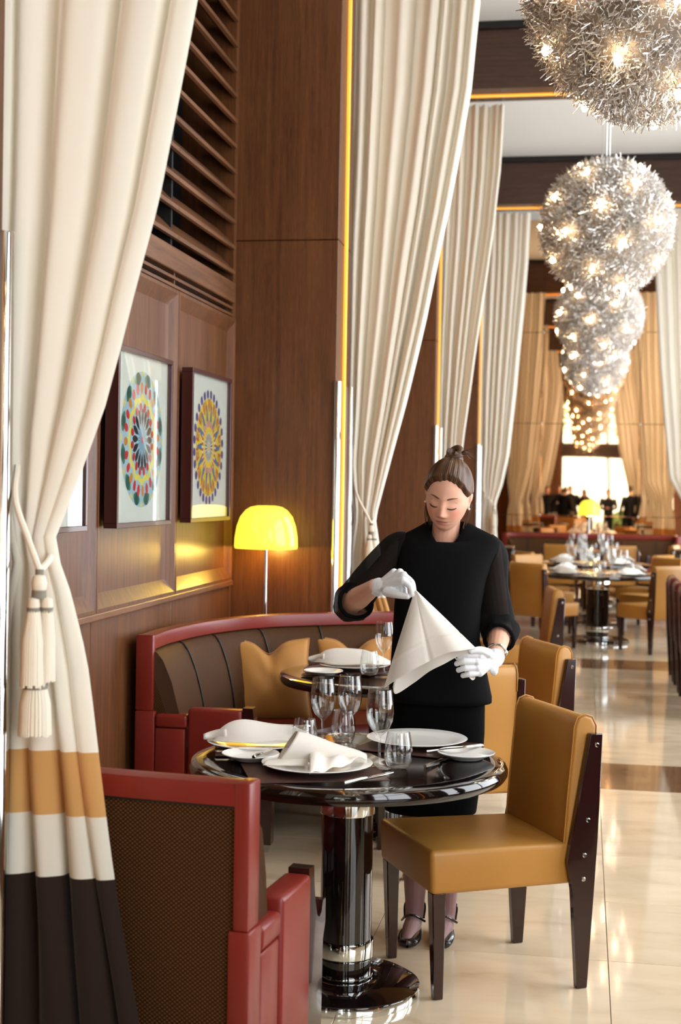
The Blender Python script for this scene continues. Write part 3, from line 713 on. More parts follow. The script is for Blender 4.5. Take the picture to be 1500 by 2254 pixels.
# ------------------------------------------------------------------ table lamps on the ledge behind the banquettes
def lamp(x, y, label, zs=1.226):
    t = empty('floor_lamp', (x, y, 0)); tag(t, label, 'lamp', 'yellow glass lamps')
    MB().lathe([(.166,zs),(.170,zs+.012),(.168,zs+.06),(.158,zs+.12),(.140,zs+.17),(.112,zs+.205),(.085,zs+.222),(.05,zs+.229),(0,zs+.230),(0,zs+.226),(.08,zs+.217),(.135,zs+.168),(.163,zs+.06),(.165,zs+.012),(.163,zs)], 48).build('shade', M['lamp'], t)
    MB().lathe([(0,0),(.10,0),(.10,.012),(.012,.025),(.010,.04),(.010,zs+.10),(0,zs+.10)], 20).build('stem', M['chrome'], t)
    MB().lathe([(0,zs+.02),(.03,zs+.05),(.034,zs+.09),(.02,zs+.12),(0,zs+.125)], 14).build('lamp_bulb', M['bulb_w'], t)
    l = bpy.data.lights.new('lamp_glow', 'POINT'); l.energy = 18; l.color = (1, .66, .12); l.shadow_soft_size = .06
    o = bpy.data.objects.new('lamp_glow', l); COL.objects.link(o); o.parent = t; o.location = (0, 0, zs+.03)
M['bulb_w'] = flat('warm_bulb', (255,220,150), .3, emit=(255,214,120), es=12)
lamp(-1.665, 7.33, 'yellow glass mushroom lamp on a chrome stem behind the curved banquette')
lamp(.09, 21.78, 'small yellow glass lamp in front of the far mirror', 1.205)
# ------------------------------------------------------------------ pictures
def rosette(kind):
    nr, na = 110, 420; vs = [(0, 0, 0)]; cols = []
    def hx(*c): return np.array(lin(c)[:3])
    def petal(a, n, w, ph=0):      # distance from the middle of a petal, -1..1 beyond its half width
        t = ((a*n/(2*PI)+ph) % 1)-.5; return abs(t)*2/w
    def c1(r, a):
        c = hx(176,206,222)
        if r > .80:
            if petal(a, 12, .62) < 1-((r-.9)/.11)**2: c = hx(34,92,84) if petal(a, 24, .5) > .6 else hx(58,128,96)
            if petal(a, 12, .2, .5) < 1 and r > .93: c = hx(236,222,120)
        if .62 < r < .88:
            if petal(a, 24, .62, .25)**2 + ((r-.76)/.085)**2 < 1: c = hx(216,52,52) if int(a*24/(2*PI)+.25) % 3 else hx(222,140,60)
        if abs(r-(.60+.025*math.cos(12*a))) < .05: c = hx(240,228,110)
        if .40 < r < .56 and petal(a, 16, .6)**2+((r-.47)/.075)**2 < 1: c = hx(206,50,56)
        if .18 < r < .46 and petal(a, 16, .8, .5) < 1-((r-.32)/.15)**2: c = hx(34,42,44) if r > .24 else hx(60,90,110)
        if r < .2: c = hx(176,206,222) if petal(a, 24, .55) > 1 else hx(120,160,190)
        if r < .05: c = hx(220,120,110)
        return c
    def c2(r, a):
        c = hx(242,206,60)
        if r > .84: c = hx(44,58,140) if petal(a, 28, .72)**2+((r-.92)/.075)**2 < 1 else hx(238,232,214)
        elif r > .62:
            c = hx(246,210,50) if petal(a, 14, .62) > .7 else hx(204,150,60)
            if petal(a, 28, .35, .2) < 1-((r-.73)/.1)**2: c = hx(196,80,50)
        if .36 < r < .74 and petal(a, 14, .55, .5) < 1.25-((r-.36)/.36): c = hx(60,120,170) if petal(a, 14, .28, .5) < 1 else hx(40,74,70)
        if .36 < r < .46: c = hx(196,70,56) if petal(a, 28, .6) < 1 else hx(236,224,206)
        if .26 < r <= .36: c = hx(244,208,40)
        if r <= .26: c = hx(60,66,90) if petal(a, 20, .5)**2+((r-.17)/.08)**2 < 1 else hx(222,214,200)
        if r < .07: c = hx(226,196,120)
        return c
    fn = c1 if kind == 1 else c2
    for i in range(1, nr+1):
        for k in range(na):
            a = 2*PI*k/na; vs.append((.285*i/nr*math.cos(a), .285*i/nr*math.sin(a), 0))
    cols = [fn(0, 0)] + [fn(i/nr, 2*PI*k/na) for i in range(1, nr+1) for k in range(na)]
    fs = [(0, 1+k, 1+(k+1) % na) for k in range(na)] + [(1+i*na+k, 1+(i+1)*na+k, 1+(i+1)*na+(k+1) % na, 1+i*na+(k+1) % na) for i in range(nr-1) for k in range(na)]
    mb = MB(); mb.add(vs, fs); me = mb.mesh('print', M['print'], smooth=False, fixn=False); set_col(me, np.array(cols)); return me
M['print'] = vcol('printed_paper', .75, .2)
M['paper'] = flat('white_mount', (240,240,232), .85)
M['frame'] = flat('mahogany_frame', (66,26,22), .3, coat=.3)
prints = {1: rosette(1), 2: rosette(2)}
def picture(yc, w, h, kind, label):
    x = XL+.03; t = empty('framed_picture', (x, yc, 1.745)); tag(t, label, 'picture', 'framed rosette prints')
    f = .02; d = .055
    for (a, b, c, e) in ((-w/2,w/2,-h/2,-h/2+f),(-w/2,w/2,h/2-f,h/2),(-w/2,-w/2+f,-h/2+f,h/2-f),(w/2-f,w/2,-h/2+f,h/2-f)):
        MB().box(0, d, a, b, c, e).build('frame_bar', M['frame'], t, smooth=False, bevel=.0015, segs=1)
    MB().box(.0, .034, -w/2+f, w/2-f, -h/2+f, h/2-f).build('mount', M['paper'], t, smooth=False)
    o = link('rosette_print', prints[kind], t); o.matrix_local = Matrix.Translation((.0348, 0, 0)) @ Matrix.Rotation(PI/2, 4, 'Z') @ Matrix.Rotation(PI/2, 4, 'X')
    MB().box(.046, .048, -w/2+f, w/2-f, -h/2+f, h/2-f).build('picture_glass', M['pane'], t, smooth=False)
picture(6.765, .745, .73, 2, 'framed round rosette print in yellow and dark blue, nearest the pillar')
picture(5.70, .745, .73, 1, 'framed round rosette print in red, green and pale blue beside the drape')
picture(4.62, .745, .73, 1, 'framed picture of which only a lower corner shows behind the drape')
# ------------------------------------------------------------------ black lacquer stands beside the far drapes
def stand(x, y, label):
    t = empty('serving_stand', (x, y, 0)); tag(t, label, 'stand', 'black lacquer serving stands')
    MB().box(-.24, .24, -.2, .2, .89, .93).build('top', M['lacquer'], t, bevel=.014, segs=3)
    MB().box(-.2, .2, -.17, .17, .5, .52).build('shelf', M['lacquer'], t, bevel=.004)
    for sx in (-1, 1):
        for sy in (-1, 1):
            lg = MB().box(sx*.21-.022, sx*.21+.022, sy*.17-.022, sy*.17+.022, .0, .89).build('leg', M['lacquer'], t, bevel=.006)
            MB().lathe([(0,.20),(.04,.20),(.044,.21),(.04,.22),(0,.22)], 16, (sx*.21, sy*.17, 0)).build('ring', M['brass'], lg)
stand(-1.0, 16.0, 'tall black lacquer stand left of the far tables beside the waitress sleeve')
stand(1.26, 16.2, 'tall black lacquer stand at the right edge beyond the burgundy chairs')
# ------------------------------------------------------------------ tableware
def wine_mesh():
    o = [(.034,0),(.033,.002),(.012,.005),(.0045,.012),(.0036,.05),(.0042,.088),(.012,.096),(.026,.110),(.036,.132),(.0395,.155),(.038,.185),(.0335,.222)]
    i = [(.0322,.222),(.0367,.185),(.0382,.155),(.0348,.133),(.025,.1125),(.011,.100),(0,.098)]
    return MB().lathe([(0,0)]+o+i, 28).mesh('wine_glass', M['glass'], ang=70)
def tumbler_mesh():
    o = [(.024,0),(.032,.006),(.038,.022),(.0405,.04),(.038,.07),(.0315,.102)]
    i = [(.0302,.102),(.0366,.07),(.039,.04),(.0365,.025),(.03,.0135),(0,.011)]
    return MB().lathe([(0,0)]+o+i, 28).mesh('tumbler', M['glass'], ang=70)
def plate_mesh(r):
    return MB().lathe([(0,.004),(r*.55,.0),(r*.6,.004),(r*.78,.011),(r*.985,.0185),(r,.0205),(r*.985,.022),(r*.8,.0155),(r*.66,.010),(r*.6,.0085),(0,.0085)], 56).mesh('plate', M['porcelain'], ang=60)
WG, TB, PLT, BRD = wine_mesh(), tumbler_mesh(), plate_mesh(.165), plate_mesh(.088)
ZT1 = .7205
def put(name, me, loc, cat, label, group, rz=0, sc=1):
    o = link(name, me); o.location = loc; o.rotation_euler = (0, 0, rz); o.scale = (sc,)*3; return tag(o, label, cat, group)
GW, GT, GP = 'wine glasses on the nearest table', 'tumblers on the nearest table', 'white plates on the nearest table'
put('wine_glass', WG, (-.81, 4.425, ZT1), 'wine glass', 'stemmed wine glass leftmost of the three on the nearest table', GW, sc=1.02)
put('wine_glass', WG, (-.735, 4.50, ZT1), 'wine glass', 'stemmed wine glass in the middle, at the back of the nearest table', GW, sc=1.03)
put('wine_glass', WG, (-.588, 4.165, ZT1), 'wine glass', 'stemmed wine glass in front right, above the big plate with rolled napkin', GW, sc=1.06)
put('tumbler', TB, (-.855, 4.36, ZT1), 'tumbler', 'stemless tumbler left, next to the napkin tip on the nearest table', GT, sc=1.02)
put('tumbler', TB, (-.765, 4.56, ZT1), 'tumbler', 'stemless tumbler farthest back, behind the middle wine glass', GT, sc=1.02)
put('tumbler', TB, (-.532, 4.175, ZT1), 'tumbler', 'stemless tumbler nearest the yellow chair, in front of the empty plate', GT, sc=1.07)
ZP = ZT1+.0035
def placemat(x, y, rz, w, d, label):
    o = MB().prism([(-w/2,-d/2),(w/2,-d/2),(w/2,d/2),(-w/2,d/2)], 0, .003, 'z').build('placemat', M['mat'], None, bevel=.001, segs=1, smooth=False)
    o.location = (x, y, ZT1); o.rotation_euler = (0,0,rz); tag(o, label, 'placemat', 'brown placemats')
placemat(-.765, 4.045, R(20), .40, .28, 'brown placemat under the rolled napkin plate at the front')
placemat(-.515, 4.53, R(-105), .30, .34, 'brown placemat under the empty plate at the back right')
placemat(-.995, 4.375, R(15), .30, .27, 'brown placemat under the folded napkin plate at the left')
put('dinner_plate', PLT, (-.762, 4.085, ZP), 'plate', 'large white plate in front with a rolled napkin on it', GP)
put('dinner_plate', PLT, (-.522, 4.575, ZP), 'plate', 'empty large white plate at the back right before the waitress', GP)
put('dinner_plate', PLT, (-1.015, 4.39, ZP), 'plate', 'white plate at the left under the long folded napkin', GP, sc=.98)
put('bread_plate', BRD, (-.985, 4.17, ZP), 'plate', 'small white bread plate at the front left with a butter knife', 'bread plates')
put('bread_plate', BRD, (-.345, 4.375, ZT1), 'plate', 'small white bread plate at the right edge of the nearest table', 'bread plates', sc=1.02)
put('bread_plate', BRD, (-.98, 4.64, ZT1), 'plate', 'small white bread plate peeping out behind the folded napkin', 'bread plates', sc=.95)
def knife(p, q, z, label, l=None):
    p = Vector((p[0], p[1], 0)); q = Vector((q[0], q[1], 0)); d = q-p; l = l or d.length
    o = empty('knife', (p.x, p.y, z), math.atan2(d.y, d.x)); tag(o, label, 'knife', 'steel table knives')
    h = l*.45
    MB().tube([(0,0,.004),(h*.1,0,.0045),(h*.8,0,.0042),(h,0,.0036)], [.005,.0062,.0056,.004], 8, flat=None).build('handle', M['steel'], o)
    MB().prism([(h,-.005),(l*.8,-.010),(l*.97,-.007),(l,.002),(l*.9,.006),(h,.006)], .002, .0042, 'z').build('blade', M['steel'], o, smooth=False)
def fork(p, q, z, label):
    p = Vector((p[0], p[1], 0)); q = Vector((q[0], q[1], 0)); d = q-p; l = d.length
    o = empty('fork', (p.x, p.y, z), math.atan2(d.y, d.x)); tag(o, label, 'fork', 'steel table forks')
    MB().tube([(0,0,.003),(l*.2,0,.004),(l*.62,0,.005),(l*.72,0,.003)], [.0055,.005,.003,.004], 8).build('handle', M['steel'], o)
    MB().prism([(l*.70,-.004),(l*.76,-.011),(l*.82,-.011),(l*.82,.011),(l*.76,.011),(l*.70,.004)], .002, .0045, 'z').build('neck', M['steel'], o, smooth=False)
    for k in range(4): MB().tube([(l*.81, -.009+.006*k, .003), (l*.92, -.009+.006*k, .004), (l, -.009+.006*k, .010)], [.002,.0018,.001], 6).build('tine', M['steel'], o)
knife((-.648,3.885), (-.535,4.085), ZP, 'long table knife lying at the front edge right of the rolled napkin')
fork((-.455,4.205), (-.40,4.36), ZT1, 'fork pointing at the waitress, left of the right bread plate')
knife((-.30,4.47), (-.43,4.36), ZT1+.022, 'butter knife resting on the bread plate at the right edge')
knife((-1.115,4.245), (-.93,4.275), ZP, 'table knife at the left rim below the folded napkin')
knife((-.955,4.08), (-.93,4.23), ZT1+.026, 'butter knife on the front left bread plate')
knife((-.90,4.68), (-1.02,4.60), ZT1+.021, 'butter knife on the bread plate behind the folded napkin')
fork((-.475,4.42), (-.36,4.52), ZP+.001, 'fork between the empty plate and the right bread plate')
# folded napkins
def sheet(fn, nu, nv, name, parent, th=.0016, wrap=False):
    mb = MB().grid(fn, nu, nv, wrap); me = mb.mesh(name, M['linen'], ang=180, fixn=False); o = link(name, me, parent)
    md = o.modifiers.new('thickness', 'SOLIDIFY'); md.thickness = th; return o
def long_napkin(loc, rz, s, label, group='folded napkins', seed=0):
    """a napkin folded into a long pointed sheaf"""
    t = empty('folded_napkin', loc, rz); tag(t, label, 'napkin', group)
    def body(u, v):
        x = (u*2-1)*.20*s; e = 1-abs(u*2-1)**2.6
        wv = math.sin(v*PI); hh = .078*s*(e**.7)*(1-.60*u)*(.45+.75*wv)
        y = math.cos(v*PI)*(.02+.055*e)*s*(1-.25*u)
        pl = .0055*s*math.sin(v*PI*5+u*1.3)*e
        return (x, y, max(.001, hh*wv+pl*wv) + .004*math.sin(u*9+seed)*e)
    sheet(body, 44, 30, 'fold_body', t)
    def lay(u, v):
        x = (-.21+.43*u)*s; e = max(0, 1-abs(u*2-1)**3)
        return (x+.01*math.sin(v*5), (v-.5)*.135*s*(e**.6)*(1-.35*u)-.012*s, .0035*s+.016*s*e*(1-v)*.35+.003*math.sin(u*13+v*4))
    sheet(lay, 36, 10, 'fold_layer', t)
    mb = MB()
    def roll(u, v):      # the knotted left end
        a = v*2*PI; x = (-.235+.085*u)*s; r = (.012+.016*u)*s
        return (x, .012*s*math.sin(u*4)+r*math.cos(a)*1.2, .014*s+.012*s*u+r*math.sin(a)*.8)
    sheet(roll, 8, 18, 'rolled_end', t, wrap=False)
    return t
long_napkin((-.985, 4.375, ZP+.0225), R(16), .84, 'long folded white napkin sheaf on the left plate')
def cone_napkin(loc, rz, label):
    t = empty('rolled_napkin', loc, rz); tag(t, label, 'napkin', 'folded napkins')
    def cone(u, v):      # open roll at the left narrowing to the right
        a = v*2*PI*1.2-.3; r = .036*(1-u)**.8+.009+.0025*v
        x = -.085+.235*u - .030*(1-u)*math.sin(a)*-1
        return (x, r*1.25*math.cos(a)-.012*u, .0045+r*.95+r*.95*math.sin(a)+.002*math.sin(u*8))
    sheet(cone, 30, 40, 'roll', t)
    def fl(u, v):        # lip of the roll spreading to the left
        x = -.155+.13*u; y = -.062+.075*v*(.4+.6*u)
        return (x+.02*v, y, .004+.030*u*math.sin(v*PI*.8)*(1-v*.3)+.012*(1-u)*math.sin(v*PI))
    sheet(fl, 16, 14, 'spread_layer', t)
    def hang(u, v):      # pleated tail falling over the rim of the plate to the front
        p0 = Vector((-.02+.17*u, -.035-.006*u, .034-.020*u)); p1 = Vector((-.02+.12*u, -.150+.085*u, -.004+.014*u))
        p = p0.lerp(p1, v); p.z += .014*math.sin(v*PI)+.008*math.sin(u*14)*(1-v*.3)*(1-u*.6); return p
    sheet(hang, 30, 14, 'tail', t)
cone_napkin((-.765, 4.075, ZP+.019), R(12), 'rolled white napkin with an open end on the front plate')
# second table, behind the napkin
GB = 'settings on the second table'
placemat(-1.03, 6.40, R(-25), .36, .28, 'brown placemat on the second table behind the glasses')
put('dinner_plate', PLT, (-1.03, 6.42, ZP), 'plate', 'white plate on the second table in the banquette', GB)
long_napkin((-1.03, 6.42, ZP+.022), R(4), .92, 'folded napkin on the plate of the second table', GB, 2)
put('wine_glass', WG, (-.875, 6.29, ZT1), 'wine glass', 'wine glass on the second table against the banquette back', GB, sc=1.06)
put('tumbler', TB, (-.93, 6.22, ZT1), 'tumbler', 'tumbler on the second table left of its wine glass', GB, sc=1.08)
put('dinner_plate', PLT, (-.66, 6.42, ZP), 'plate', 'white plate on the second table partly behind the raised napkin', GB)
knife((-1.22,6.12), (-1.0,6.13), ZT1, 'table knife on the second table along its left rim')
put('bread_plate', BRD, (-1.13, 6.17, ZT1), 'plate', 'small bread plate on the second table at its near left rim', GB)
# far tables: place settings
def setting(cx, cy, a, r, which, n):
    c, s = math.cos(a), math.sin(a); nmz = ['first', 'second', 'third', 'fourth'][n]
    w = f'{nmz} setting of the {which}'
    put('dinner_plate', PLT, (cx+c*(r-.20), cy+s*(r-.20), ZT1), 'plate', f'white plate, {w}', 'plates on the far tables', sc=.95)
    long_napkin((cx+c*(r-.20), cy+s*(r-.20), ZT1+.0195), a+PI/2, .8, f'folded napkin, {w}', 'napkins on the far tables', n)
    for k, (q, d) in enumerate(((.36, .40), (.02, .49))):
        b = a + q
        put('wine_glass', WG, (cx+math.cos(b)*(r-d), cy+math.sin(b)*(r-d), ZT1), 'wine glass', f'wine glass {["beside", "behind"][k]} the plate, {w}', 'wine glasses on the far tables', sc=1.12)
    b = a + .68
    put('tumbler', TB, (cx+math.cos(b)*(r-.36), cy+math.sin(b)*(r-.36), ZT1), 'tumbler', f'tumbler, {w}', 'tumblers on the far tables', sc=1.05)
for (x, y), nmz in zip(FT, ('first far round table', 'second far round table', 'end banquette table')):
    for n, a in enumerate((-2.3, -.85, .75, 2.4)): setting(x, y, a, .69, nmz, n)
def tealight(x, y, label):
    t = empty('candle_holder', (x, y, ZT1)); tag(t, label, 'candle', 'candle holders on the far tables')
    MB().lathe([(0,0),(.03,0),(.035,.01),(.035,.055),(.032,.055),(.032,.012),(0,.012)], 20).build('cup', M['glass'], t)
    MB().lathe([(0,.0125),(.02,.0125),(.02,.028),(0,.028)], 14).build('wax', M['porcelain'], t)
    MB().sphere((0,0,.038), .006, 8, 6, sz=1.7).build('flame', M['bulb_w'], t)
tealight(FT[0][0]-.02, FT[0][1]-.12, 'small candle glass in the middle of the first far round table')
tealight(FT[1][0]+.03, FT[1][1]-.1, 'small candle glass in the middle of the second far round table')
tealight(FT[2][0], FT[2][1], 'small candle glass in the middle of the end banquette table')
# ------------------------------------------------------------------ people
M['skin'] = vcol('skin', .48, .35, sub=.12)
M['hair'] = vcol('hair', .38, .45)
M['blackcloth'] = flat('black_wool', (14,14,15), .9, spec=.08, bump=.25, bscale=600)
M['blackskirt'] = flat('black_skirt', (10,10,11), .9, spec=.06)
M['suit'] = flat('black_suit', (18,18,20), .8, spec=.2)
M['glove'] = cloth('white_glove', (240,242,245), trans=.04, bump=.3, bscale=500)
M['shoe'] = flat('black_patent', (16,14,14), .22, coat=.4)
M['pearl'] = flat('pearl', (240,235,228), .15)
M['sole'] = flat('shoe_sole', (30,26,24), .7)
mm_ = bpy.data.materials.new('sheer_black'); mm_.use_nodes = True; N = mm_.node_tree.nodes; L = mm_.node_tree.links
pb = N['Principled BSDF']; pb.inputs['Base Color'].default_value = lin((17,16,16)); pb.inputs['Roughness'].default_value = .8; pb.inputs['Specular IOR Level'].default_value = .15
tb = N.new('ShaderNodeBsdfTransparent'); mx = N.new('ShaderNodeMixShader'); mx.inputs[0].default_value = .88
L.new(tb.outputs[0], mx.inputs[1]); L.new(pb.outputs[0], mx.inputs[2]); L.new(mx.outputs[0], N['Material Output'].inputs[0]); M['sheer'] = mm_
def remeshed(mb, vox, smooth, it=3):
    """union of closed pieces as one continuous skin; returns vertices, faces"""
    me = mb.mesh('tmp', None, smooth=False); o = bpy.data.objects.new('tmp', me); COL.objects.link(o)
    m = o.modifiers.new('r', 'REMESH'); m.mode = 'VOXEL'; m.voxel_size = vox
    if it:
        s_ = o.modifiers.new('s', 'SMOOTH'); s_.factor = smooth; s_.iterations = it
    dg = bpy.context.evaluated_depsgraph_get(); dg.update(); ev = o.evaluated_get(dg); r = bpy.data.meshes.new_from_object(ev)
    bpy.data.objects.remove(o); bpy.data.meshes.remove(me)
    return r
FEAT = [(0,.004,.0085,.020,.006),(0,-.018,.0088,.016,.011),(0,-.034,.0098,.0085,.0135),(.0115,-.040,.0062,.006,.0065),(-.0115,-.040,.0062,.006,.0065),
        (.031,.006,.016,.011,-.0085),(-.031,.006,.016,.011,-.0085),(.031,-.001,.0125,.0085,.0075),(-.031,-.001,.0125,.0085,.0075),
        (.030,.024,.022,.006,.0025),(-.030,.024,.022,.006,.0025),(.043,-.030,.020,.021,.0045),(-.043,-.030,.020,.021,.0045),
        (0,-.0615,.0175,.0042,.0052),(0,-.0725,.0145,.0050,.0062),(0,-.0668,.021,.0020,-.0042),(0,-.083,.016,.006,-.003),(0,-.099,.019,.012,.0065),(0,.06,.045,.03,.003)]
def head_base(d):
    """d: unit directions (n,3); front is -y"""
    x, y, z = d[:, 0]*.074, d[:, 1]*.096, d[:, 2]*np.where(d[:, 2] < 0, .124, .118)
    t = np.clip(-z/.118, 0, 1)
    x = x*(1-.13*t**2.2); y = np.where(y > 0, y*(1-.45*t), y)
    y = np.where(y < -.062, -.062+(y+.062)*.86, y)
    x = np.where(np.abs(z) < .2, x, x)
    return np.stack([x, y, z], 1)
def dirs(nu, nv):
    th = np.linspace(0, 2*PI, nu, endpoint=False); ph = np.linspace(.001, PI-.001, nv+1)
    T, Pp = np.meshgrid(th, ph); d = np.stack([np.sin(Pp)*np.sin(T), -np.sin(Pp)*np.cos(T), np.cos(Pp)], -1).reshape(-1, 3)
    fs = [(j*nu+i, (j+1)*nu+i, (j+1)*nu+(i+1) % nu, j*nu+(i+1) % nu) for j in range(nv) for i in range(nu)]
    return d, T.ravel(), Pp.ravel(), fs
def front_y(x, z):
    """y of the face at (x, z), with the features"""
    x = np.atleast_1d(x).astype(float); z = np.atleast_1d(z).astype(float)
    t = np.clip(-z/.118, 0, 1); xe = x/(1-.13*t**2.2)
    q = np.clip(1-(xe/.074)**2-(z/np.where(z < 0, .124, .118))**2, 0, 1); y = -.096*np.sqrt(q); y = np.where(y < -.062, -.062+(y+.062)*.86, y)
    for (a, b, sa, sb, am) in FEAT: y = y - am*np.exp(-((x-a)/sa)**2/2-((z-b)/sb)**2/2)
    return y
def head_mesh(nu=150, nv=120):
    d, T, Pp, fs = dirs(nu, nv); p = head_base(d)
    w = np.clip((-d[:, 1]-.15)/.35, 0, 1)
    for (a, b, sa, sb, am) in FEAT: p[:, 1] -= w*am*np.exp(-((p[:, 0]-a)/sa)**2/2-((p[:, 2]-b)/sb)**2/2)
    return p, fs
def ear(mb, s, X):
    for (dx, dy, dz, r, fx, fy, fz) in ((.0715,.012,-.004,.030,.30,.62,1.0),(.078,.010,.006,.020,.35,.75,1.0),(.074,.004,-.026,.011,.5,.8,1)):
        m2 = MB().sphere((0,0,0), r, 12, 8, fx, fy, fz); mb.add([X @ (Vector(v)+Vector((s*dx, dy, dz))) for v in m2.v], m2.f)
SK = np.array(lin((226,172,146))[:3]); LIP = np.array(lin((196,112,106))[:3]); BLU = np.array(lin((222,138,116))[:3])
def face_cols(q):
    """colours from head-local positions (n,3)"""
    c = np.tile(SK, (len(q), 1)); fr = (q[:, 1] < -.02)
    def g(a, b, sa, sb): return np.exp(-((np.abs(q[:, 0])-a)/sa)**2/2-((q[:, 2]-b)/sb)**2/2)*fr
    for wgt, col in ((g(.044,-.03,.017,.016)*.6, BLU), (g(0,-.03,.010,.012)*.4, BLU), (g(0,-.1,.014,.012)*.3, BLU)): c = c*(1-wgt[:, None])+col*wgt[:, None]
    lw = np.clip(1.6-((q[:, 0]/.0235)**2+((q[:, 2]+.0668)/.0088)**2)*1.6, 0, 1)*fr*.85
    c = c*(1-lw[:, None])+LIP*lw[:, None]
    dk = np.clip(g(.0068,-.0462,.0030,.0018)*.8+np.exp(-((q[:, 2]+.0672)/.0013)**2/2)*(np.abs(q[:, 0]) < .021)*fr*.55, 0, 1); c = c*(1-dk[:, None])+np.array(lin((120,62,56))[:3])*dk[:, None]  # shade of nostrils and lip crease put into the skin colour
    sh = g(.031,.006,.012,.006)*.25; c = c*(1-sh[:, None])+np.array(lin((190,130,112))[:3])*sh[:, None]
    return c
HLX = [0,35,52,66,80,92,110,140,180]; HLZ = [.078,.072,.052,.022,.006,.012,-.025,-.062,-.07]
def hair_mesh(X, col1, col2, pouf=1.0, short=False, nu=260, nv=120, bun=True):
    d, T, Pp, fs = dirs(nu, nv); p = head_base(d)
    az = np.degrees(np.abs((T+PI) % (2*PI)-PI)); hl = np.interp(az, HLX, HLZ)
    hl = hl + .0012*np.sin(T*23)+.003*np.sin(T*5+1)
    if short: hl = hl + np.interp(az, [0, 80, 180], [0, 0, .015])
    m = np.clip((p[:, 2]-hl+.006)/.026, 0, 1); m = m*m*(3-2*m)
    bx = np.array([0, .55, .85]); bx /= np.linalg.norm(bx)
    e1 = np.array([1., 0, 0]); e2 = np.cross(bx, e1); ang = np.arctan2(d@e2, d@e1)
    gr = np.sin(ang*88+2*np.sin(ang*7))*.4+np.sin(ang*23+1+2*np.sin(ang*5))*.6
    off = -.006+m*(.006+.007+pouf*.012*np.clip(d[:, 2], 0, 1)+pouf*.004) + m*.0011*gr
    nrm = d*np.array([1/.074, 1/.096, 1/.118]); nrm /= np.linalg.norm(nrm, axis=1)[:, None]
    p = p + nrm*off[:, None]
    c = np.array(lin(col1)[:3])*(.5-.5*gr)[:, None]+np.array(lin(col2)[:3])*(.5+.5*gr)[:, None]
    mb = MB(); mb.add([X @ Vector(v) for v in p], fs); cols = [c]
    if bun:
        b = MB()
        for k in range(4):
            a0 = k*1.6; b.tube([Vector((.022*math.cos(a0+t)*(1-.25*k/4), .042+.020*math.sin(a0+t), .122+.010*k+.006*math.sin(2*t+k))) for t in np.linspace(0, 5.2, 18)], [.010+.004*math.sin(t*.6) for t in np.linspace(0, 5.2, 18)], 8)
        b.sphere((0, .042, .128), .024, 14, 10)
        rg = np.random.default_rng(3)
        for k in range(16):   # loose ends of the bun, wisps at ears and nape
            a = rg.uniform(-.6, 1.0); b.tube([(.012, .035, .14), (.03+.01*rg.random(), .03, .150+.02*rg.random()), (.045+.03*rg.random(), .03+.02*rg.random(), .150+.03*a)], [.0012, .0009, .0004], 4)
        for s in (-1, 1):
            for k in range(12):
                y0 = rg.uniform(.0, .05); b.tube(spline([(s*.068, y0, -.01), (s*(.074+.006*rg.random()), y0+.005, -.05), (s*(.064+.014*rg.random()), y0, -.085), (s*(.052+.022*rg.random()), y0-.01, -.118-.02*rg.random())], 8), [.0016]*6+[.0011]*2+[.0006], 4)
        n = len(b.v); mb.add([X @ Vector(v) for v in b.v], b.f)
        cols.append(np.tile(np.array(lin(col1)[:3])*.55+np.array(lin(col2)[:3])*.45, (n, 1)))
    me = mb.mesh('hair', M['hair'], ang=60, fixn=False); set_col(me, np.concatenate(cols)); return me
def loft(mb, rings, n=40, cap=True, ex=2.3):
    """rings: (z, cx, cy, rx, ry) or with a front drop as sixth value"""
    vs = []
    for rg in rings:
        z, cx, cy_, rx, ry = rg[:5]; drop = rg[5] if len(rg) > 5 else 0
        for k in range(n):
            a = 2*PI*k/n; c, s = math.cos(a), math.sin(a)
            f = (abs(c)**ex+abs(s)**ex)**(-1/ex)
            vs.append((cx+rx*f*c, cy_+ry*f*s, z - drop*max(0, -s)**2*f))
    m = len(rings)
    fs = [(i*n+k, i*n+(k+1) % n, (i+1)*n+(k+1) % n, (i+1)*n+k) for i in range(m-1) for k in range(n)]
    if cap: fs += [tuple(range(n))[::-1], tuple(range((m-1)*n, m*n))]
    mb.add(vs, fs); return mb
def limb(mb, pts, rad, n=14, sub=10):
    k = len(pts); P3 = spline(pts, sub*(k-1)); rr = np.interp(np.linspace(0, k-1, sub*(k-1)+1), range(k), rad)
    mb.tube(P3, list(rr), n); mb.sphere(P3[0], rad[0], n, 8); mb.sphere(P3[-1], rad[-1], n, 8); return mb
# ---- the waitress, built round the origin of her own empty (x right, y away from the camera)
WO = Vector((-.468, 4.95, 0))
wt = empty('person', WO); tag(wt, 'waitress in a black tunic and white gloves unfolding a white napkin', 'person')
def w_(px, py, Y): return at(px, py, Y) - WO
HC = w_(987, 1092, 4.90)
HX = Matrix.Translation(HC) @ Matrix.Rotation(R(-4), 4, 'Z') @ Matrix.Rotation(R(8.5), 4, 'Y') @ Matrix.Rotation(R(21), 4, 'X')
body = MB()
hp, hf = head_mesh(); body.add([HX @ Vector(v) for v in hp], hf)
for s in (-1, 1): ear(body, s, HX)
limb(body, [HX @ Vector((0, .034, -.05)), w_(982, 1165, 4.965), w_(981, 1200, 4.975), w_(981, 1225, 4.975)], [.046, .049, .053, .066], 20)
loft(body, [(.80,-.02,.0,.15,.10),(.95,-.025,.0,.155,.105),(1.08,-.03,.0,.125,.085),(1.2,-.02,0,.135,.095),(1.28,-.01,.0,.135,.085),(1.325,0,.01,.14,.065),(1.352,0,.02,.075,.045)], 32)
SL, EL, WL = w_(884, 1210, 4.96), w_(773, 1328, 4.95), w_(826, 1291, 4.745)
